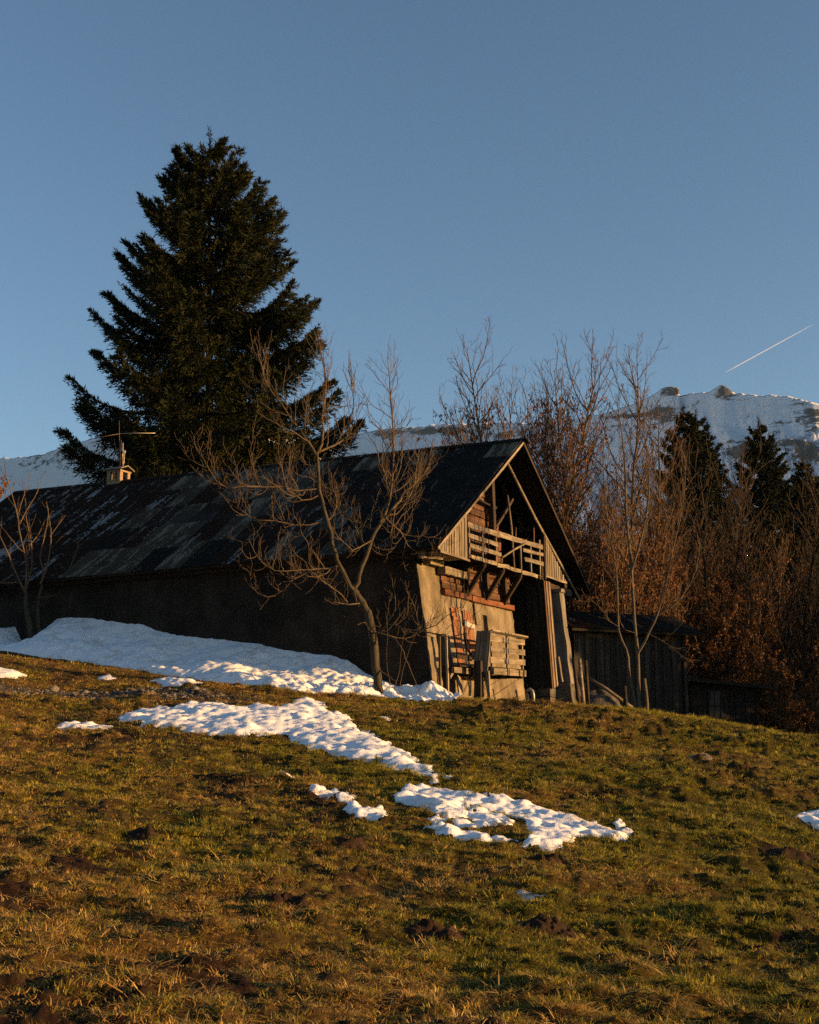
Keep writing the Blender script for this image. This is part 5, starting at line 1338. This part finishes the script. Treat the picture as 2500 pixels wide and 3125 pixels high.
def post(x, y, top, dx, r0, mat, label, ht=None):
    z = float(gz(x, y)) - .25
    o = pole('fence_post', [(x, y, z), (x + dx * .5, y, (z + top) / 2), (x + dx, y, top)], [r0 * 1.05, r0, r0 * .92], mat, None, 8, (x, y, z)); tag(o, label, 'post')
post(4.46, 32.0, 3.45, -.15, .055, M['dark_wood'], 'dark leaning fence post nearest the barn pillar')
post(4.53, 31.7, 3.42, -.10, .050, M['grey_board'], 'sunlit grey fence post leaning beside the dark one by the pillar')
post(4.72, 32.2, 3.40, -.06, .050, M['dark_wood'], 'dark upright fence post before the left end of the shed')
post(5.60, 31.6, 2.72, -.04, .060, M['shed_wood'], 'short fence post between the sloping pole and the pale tree stems')
o = pole('leaning_pole', [(4.72, 32.4, 2.97), (5.2, 32.3, 2.66), (5.86, 32.2, 2.16)], [.035, .045, .05], M['grey_board'], None, 8, (5.86, 32.2, 2.16)); tag(o, 'pale pole sloping down to the grass in front of the shed', 'pole')
def rock(name, c, sx, sy, sz, seed, mat, label, cat, n=14):
    th = np.linspace(0, 2 * np.pi, n, endpoint=False); ph = np.linspace(-.3, np.pi / 2, 8)
    T, P_ = np.meshgrid(th, ph); nn = 1 + .28 * fbm(np.cos(T) * 1.7 + 3, np.sin(T) * 1.7 + P_ * 2, seed, 3)
    V = np.stack([np.cos(T) * np.cos(P_) * sx * nn, np.sin(T) * np.cos(P_) * sy * nn, np.sin(P_) * sz * nn], -1).reshape(-1, 3)
    me = mesh_np(name, V, grid_faces(8, n, True), True); o = new_obj(name, me, mat); o.location = c
    if label: tag(o, label, cat)
    return o
rock('boulder', (5.05, 32.6, float(gz(5, 32.6)) - .05), .62, .45, .52, 3, M['rubble'], 'broad weathered boulder under the sloping pole', 'boulder', 22)
rock('stone_slab', (4.66, 32.5, float(gz(4.6, 32.5)) - .05), .14, .12, .62, 9, M['stone'], 'upright grey stone behind the leaning fence posts', 'stone')
rock('boulder', (4.95, 20.9, float(gz(4.95, 20.9)) - .06), .30, .22, .22, 14, M['stone'], 'half-buried stone in the grassy bank near the right edge', 'boulder', 18)
# bent pipe by the barn entrance
bp = BW(.02, 5.95, -3.78)
o = pole('bent_pipe', [(bp[0] - .08, bp[1], bp[2]), (bp[0] - .08, bp[1], bp[2] + .38), (bp[0] - .06, bp[1], bp[2] + .48), (bp[0], bp[1], bp[2] + .53), (bp[0] + .07, bp[1], bp[2] + .47), (bp[0] + .09, bp[1], bp[2] + .36), (bp[0] + .09, bp[1], bp[2])], [.05, .05, .05, .05, .05, .052, .055], M['zinc'], None, 10, tuple(bp))
tag(o, 'bent grey pipe standing at the foot of the gable wall', 'pipe')

# contrail
def contrail():
    a = px_dir(2215, 1136); b = px_dir(2482, 990); D = 4200
    pa = np.array([0, 0, CAM_Z]) + a / a[1] * D; pb = np.array([0, 0, CAM_Z]) + b / b[1] * D * 1.05
    m, nt, p = mat_base('ice_trail')
    p.inputs['Base Color'].default_value = (.9, .9, .9, 1); p.inputs['Roughness'].default_value = 1; p.inputs['Alpha'].default_value = .26
    o = pole('contrail', [pa + (pb - pa) * t for t in np.linspace(0, 1, 9)], [.7, 1.2, 1.4, 1.4, 1.4, 1.3, 1.1, .8, .3], m, None, 10, tuple(pa))
    tag(o, 'thin white contrail slanting across the sky above the mountain', 'contrail')
contrail()

# ------------------------------------------------------------------ meadow details
hills = [(-.95, 9.6, .17, .07, 'fresh brown molehill left of centre in the near meadow'), (.15, 9.0, .26, .075, 'dark brown molehill low in the middle of the near meadow'), (1.05, 9.35, .24, .05, 'broad flat patch of dug soil right of the dark molehill'),
         (1.3, 11.9, .26, .06, 'row of turned soil just below the ragged snow patch'), (-.55, 12.2, .22, .06, 'brown soil heap left below the ragged snow patch'),
         (4.0, 13.4, .34, .06, 'long dug soil heap near the right edge below the snow'), (-2.6, 12.4, .2, .06, 'brown soil heap in the left half of the meadow')]
for i, (x, y, r_, h_, lab) in enumerate(hills):
    n = 52; th = np.linspace(0, 2 * np.pi, n, endpoint=False); q = np.linspace(0, 1, 20)
    T, Q_ = np.meshgrid(th, q); rad = r_ * Q_ * (1 + .35 * fbm(np.cos(T) * 1.3 + i * 3, np.sin(T) * 1.3, 12, 3))
    X = x + rad * np.cos(T) * 1.2; Y = y + rad * np.sin(T)
    Z = gh(X, Y) + h_ * (1 - Q_ ** 2) ** 1.3 * (1 + .9 * fbm(X * 8, Y * 8, 14, 3)) + .06 * fbm(X * 20, Y * 20, 15, 3) * (1 - Q_) - .03 * Q_ ** 3
    V = np.stack([X - x, Y - y, Z - float(gz(x, y))], -1).reshape(-1, 3)
    o = new_obj('molehill', mesh_np('molehill', V, grid_faces(20, n, True), True), M['soil']); o.location = (x, y, float(gz(x, y))); tag(o, lab, 'molehill', 'soil heaps in the meadow')

def stone_stuff():
    r = np.random.default_rng(3); V = []; F = []; off = 0
    ico = np.array([(0, 0, 1), (.89, 0, .45), (.28, .85, .45), (-.72, .53, .45), (-.72, -.53, .45), (.28, -.85, .45), (.72, .53, -.45), (-.28, .85, -.45), (-.89, 0, -.45), (-.28, -.85, -.45), (.72, -.53, -.45), (0, 0, -1)])
    tri = np.array([(0, 1, 2), (0, 2, 3), (0, 3, 4), (0, 4, 5), (0, 5, 1), (1, 6, 2), (2, 7, 3), (3, 8, 4), (4, 9, 5), (5, 10, 1), (6, 7, 2), (7, 8, 3), (8, 9, 4), (9, 10, 5), (10, 6, 1), (11, 7, 6), (11, 8, 7), (11, 9, 8), (11, 10, 9), (11, 6, 10)])
    x = r.uniform(-11, -2.5, 9000); y = r.uniform(24.3, 28.5, 9000); g = cover(x, y)[2]
    k = r.random(9000) < g * .45; x = x[k]; y = y[k]; z = gh(x, y)
    for a, b, c in zip(x, y, z):
        s = .012 + .03 * r.random() ** 3; v = ico * (1 + r.uniform(-.3, .3, (12, 1))) * s * np.array([1.2, 1, .7]); V.append(v + np.array([a, b, c])); F.append(tri + off); off += 12
    o = new_obj('gravel', mesh_np('gravel', np.concatenate(V), np.concatenate(F), False), M['stone']); tag(o, 'grey gravel strewn along the worn track at the left', 'gravel', kind='stuff')
    for i, (sx, sy, s, lab) in enumerate(((-8.0, 27.4, .13, 'pale stone on the gravel near the left edge'), (-7.2, 27.1, .10, 'dark stone on the gravel right of the pale one'), (-4.6, 26.2, .08, 'small stone at the right end of the gravel'))):
        rock('track_stone', (sx, sy, float(gh(sx, sy))), s, s * .8, s * .8, 20 + i, M['stone'], lab, 'stone', 10)
stone_stuff()

# grass: tufts scattered over the meadow
def tuft(seed, n, Lr_, lean, wd, spread, flat=0.0):
    r = np.random.default_rng(seed); V = []; F = []; tone = []
    for i in range(n):
        a = r.uniform(0, 6.28); rad = spread * math.sqrt(r.random()); b = np.array([math.cos(a) * rad, math.sin(a) * rad, -.012])
        L = r.uniform(*Lr_); az = a + r.normal(0, .9); ln = abs(r.normal(lean, .35)); w = wd * r.uniform(.7, 1.3)
        h = np.array([math.cos(az), math.sin(az), 0]); sd = np.array([-h[1], h[0], 0]); k = len(V); tn = r.random()
        ang = .25 + .4 * ln
        p1 = b + L * .5 * (h * math.sin(ang) + np.array([0, 0, math.cos(ang)]) * (1 - flat)); ang2 = min(ang + ln, 2.0)
        p2 = p1 + L * .5 * (h * math.sin(ang2) + np.array([0, 0, math.cos(ang2)]) * (1 - flat))
        V += [b - sd * w, b + sd * w, p1 + sd * w * .8, p1 - sd * w * .8, p2]; F += [(k, k + 1, k + 2, k + 3), (k + 3, k + 2, k + 4)]; tone += [tn] * 5
    me = mesh('grass_tuft', V, F); at = me.attributes.new('tone', 'FLOAT', 'POINT'); at.data.foreach_set('value', np.array(tone, np.float32))
    return me
tcol = bpy.data.collections.new('grass_tufts')
specs = [(26, (.03, .075), 1.0, .0022, .06, 'green_grass', .15), (26, (.03, .095), 1.2, .0022, .08, 'green_grass', .3), (30, (.02, .06), .8, .0020, .07, 'green_grass', 0), (20, (.05, .14), 1.3, .0024, .08, 'green_grass', .25),
         (26, (.04, .10), 1.2, .0022, .08, 'dry_grass', .35), (26, (.05, .16), 1.4, .0020, .10, 'dry_grass', .55), (22, (.03, .08), 1.0, .0022, .07, 'dry_grass', .2),
         (8, (.10, .28), 1.4, .0030, .12, 'dry_grass', .8)]
for i, (n, Lr_, ln, w, sp_, mt, fl) in enumerate(specs):
    me = tuft(500 + i, n, Lr_, ln, w, sp_, fl); me.materials.append(M[mt])
    o = bpy.data.objects.new('tuft_%02d' % i, me); tcol.objects.link(o)
snow_polys = [SNOW[k_] for k_ in SNOW]
def scatter():
    r = np.random.default_rng(99); PX = []; PY = []
    for (r0, r1, dens) in ((4.0, 9, 620), (9, 13, 430), (13, 19, 250), (19, 26, 140), (26, 33, 95)):
        half = R(27 if r0 > 8 else 32); n = int(dens * half * (r1 * r1 - r0 * r0))
        a = r.uniform(-half, half, n); q = np.sqrt(r.uniform(r0 * r0, r1 * r1, n)); PX.append(q * np.sin(a)); PY.append(q * np.cos(a))
    x = np.concatenate(PX); y = np.concatenate(PY)
    g, s, v = cover(x, y); lump = fbm(x * 2.2, y * 1.9, 43, 3); keep = r.random(len(x)) > np.maximum(np.maximum(s * .82, v * .93), np.clip(.06 - .8 * lump, 0, .5))
    loc = np.stack([x - ORG[0], y - ORG[1]], -1); A_ = loc @ AV[:2]; G_ = loc @ GV[:2]
    keep &= ~((A_ > .2) & (G_ > -.2)); keep &= ~((G_ > -1.5) & (A_ > -.3) & (G_ < .6))
    for P_ in snow_polys:
        p = np.array(P_); bb = (x > p[:, 0].min()) & (x < p[:, 0].max()) & (y > p[:, 1].min()) & (y < p[:, 1].max())
        ii = np.nonzero(bb)[0]
        if len(ii): keep[ii] &= poly_sd(x[ii], y[ii], P_) < .03
    for (hx, hy, hr, hh, _) in hills: keep &= (np.hypot((x - hx) / 1.2, y - hy) > hr * .7) | (r.random(len(x)) < .12)
    x, y, g = x[keep], y[keep], g[keep]; n = len(x)
    z = gh(x, y); dist = np.hypot(x, y)
    isg = r.random(n) < .26 + .70 * g
    idx = np.where(isg, r.integers(0, 4, n), r.integers(4, 8, n)); idx = np.where(r.random(n) < .05, 7, idx)
    big = np.clip(fbm(x * 1.4, y * 1.4, 41, 3) + .1, 0, 1) + .9 * np.clip(fbm(x * 2.2, y * 1.9, 43, 3), 0, 1)
    sc = r.uniform(.50, 1.0, n) * (1 + .55 * big) * np.interp(dist, [5, 12, 20, 30], [.85, 1.0, 1.25, 1.5])
    me = bpy.data.meshes.new('grass'); me.vertices.add(n); me.vertices.foreach_set('co', np.stack([x, y, z], -1).astype(np.float32).ravel())
    at = me.attributes.new('rot', 'FLOAT_VECTOR', 'POINT'); at.data.foreach_set('vector', np.stack([r.normal(0, .18, n), r.normal(0, .18, n), r.uniform(0, 6.28, n)], -1).astype(np.float32).ravel())
    at = me.attributes.new('scl', 'FLOAT', 'POINT'); at.data.foreach_set('value', sc.astype(np.float32))
    at = me.attributes.new('idx', 'INT', 'POINT'); at.data.foreach_set('value', idx.astype(np.int32))
    me.update()
    o = new_obj('grass', me); tag(o, 'short winter pasture grass, green and straw-coloured, covering the slope', 'grass', kind='stuff')
    ng = bpy.data.node_groups.new('grass_scatter', 'GeometryNodeTree')
    ng.interface.new_socket('Geometry', in_out='INPUT', socket_type='NodeSocketGeometry'); ng.interface.new_socket('Geometry', in_out='OUTPUT', socket_type='NodeSocketGeometry')
    gi = ng.nodes.new('NodeGroupInput'); go = ng.nodes.new('NodeGroupOutput'); ip = ng.nodes.new('GeometryNodeInstanceOnPoints')
    ci = ng.nodes.new('GeometryNodeCollectionInfo'); ci.inputs['Collection'].default_value = tcol; ci.inputs['Separate Children'].default_value = True; ci.inputs['Reset Children'].default_value = True
    def na(nm, ty):
        a = ng.nodes.new('GeometryNodeInputNamedAttribute'); a.data_type = ty; a.inputs['Name'].default_value = nm
        return [s_ for s_ in a.outputs if s_.enabled and s_.name == 'Attribute'][0]
    ip.inputs['Pick Instance'].default_value = True
    ng.links.new(gi.outputs[0], ip.inputs['Points']); ng.links.new(ci.outputs[0], ip.inputs['Instance'])
    ng.links.new(na('idx', 'INT'), ip.inputs['Instance Index']); ng.links.new(na('rot', 'FLOAT_VECTOR'), ip.inputs['Rotation']); ng.links.new(na('scl', 'FLOAT'), ip.inputs['Scale'])
    ng.links.new(ip.outputs[0], go.inputs[0])
    md = o.modifiers.new('scatter', 'NODES'); md.node_group = ng
    print('tufts', n)
scatter()

# ------------------------------------------------------------------ air between here and the mountains
def haze():
    lo, hi = Vector((-1250, -720, -75)), Vector((950, 2950, 620))
    o = boxmesh('haze', lo, hi, None, None); m = bpy.data.materials.new('air'); m.use_nodes = True; nt = m.node_tree
    nt.nodes.remove(nt.nodes['Principled BSDF'])
    v = nt.nodes.new('ShaderNodeVolumePrincipled'); v.inputs['Color'].default_value = (.42, .68, 1.0, 1); v.inputs['Density'].default_value = .00004; v.inputs['Anisotropy'].default_value = .1
    nt.links.new(v.outputs[0], nt.nodes['Material Output'].inputs['Volume']); o.data.materials.append(m)
    tag(o, 'thin pale air paling the far mountains', 'haze', kind='stuff')
haze()
print('TRIS', sum(len(o.data.loop_triangles) or sum(len(p.vertices) - 2 for p in o.data.polygons) for o in {o.data.name: o for o in scene.objects if o.type == 'MESH'}.values()))
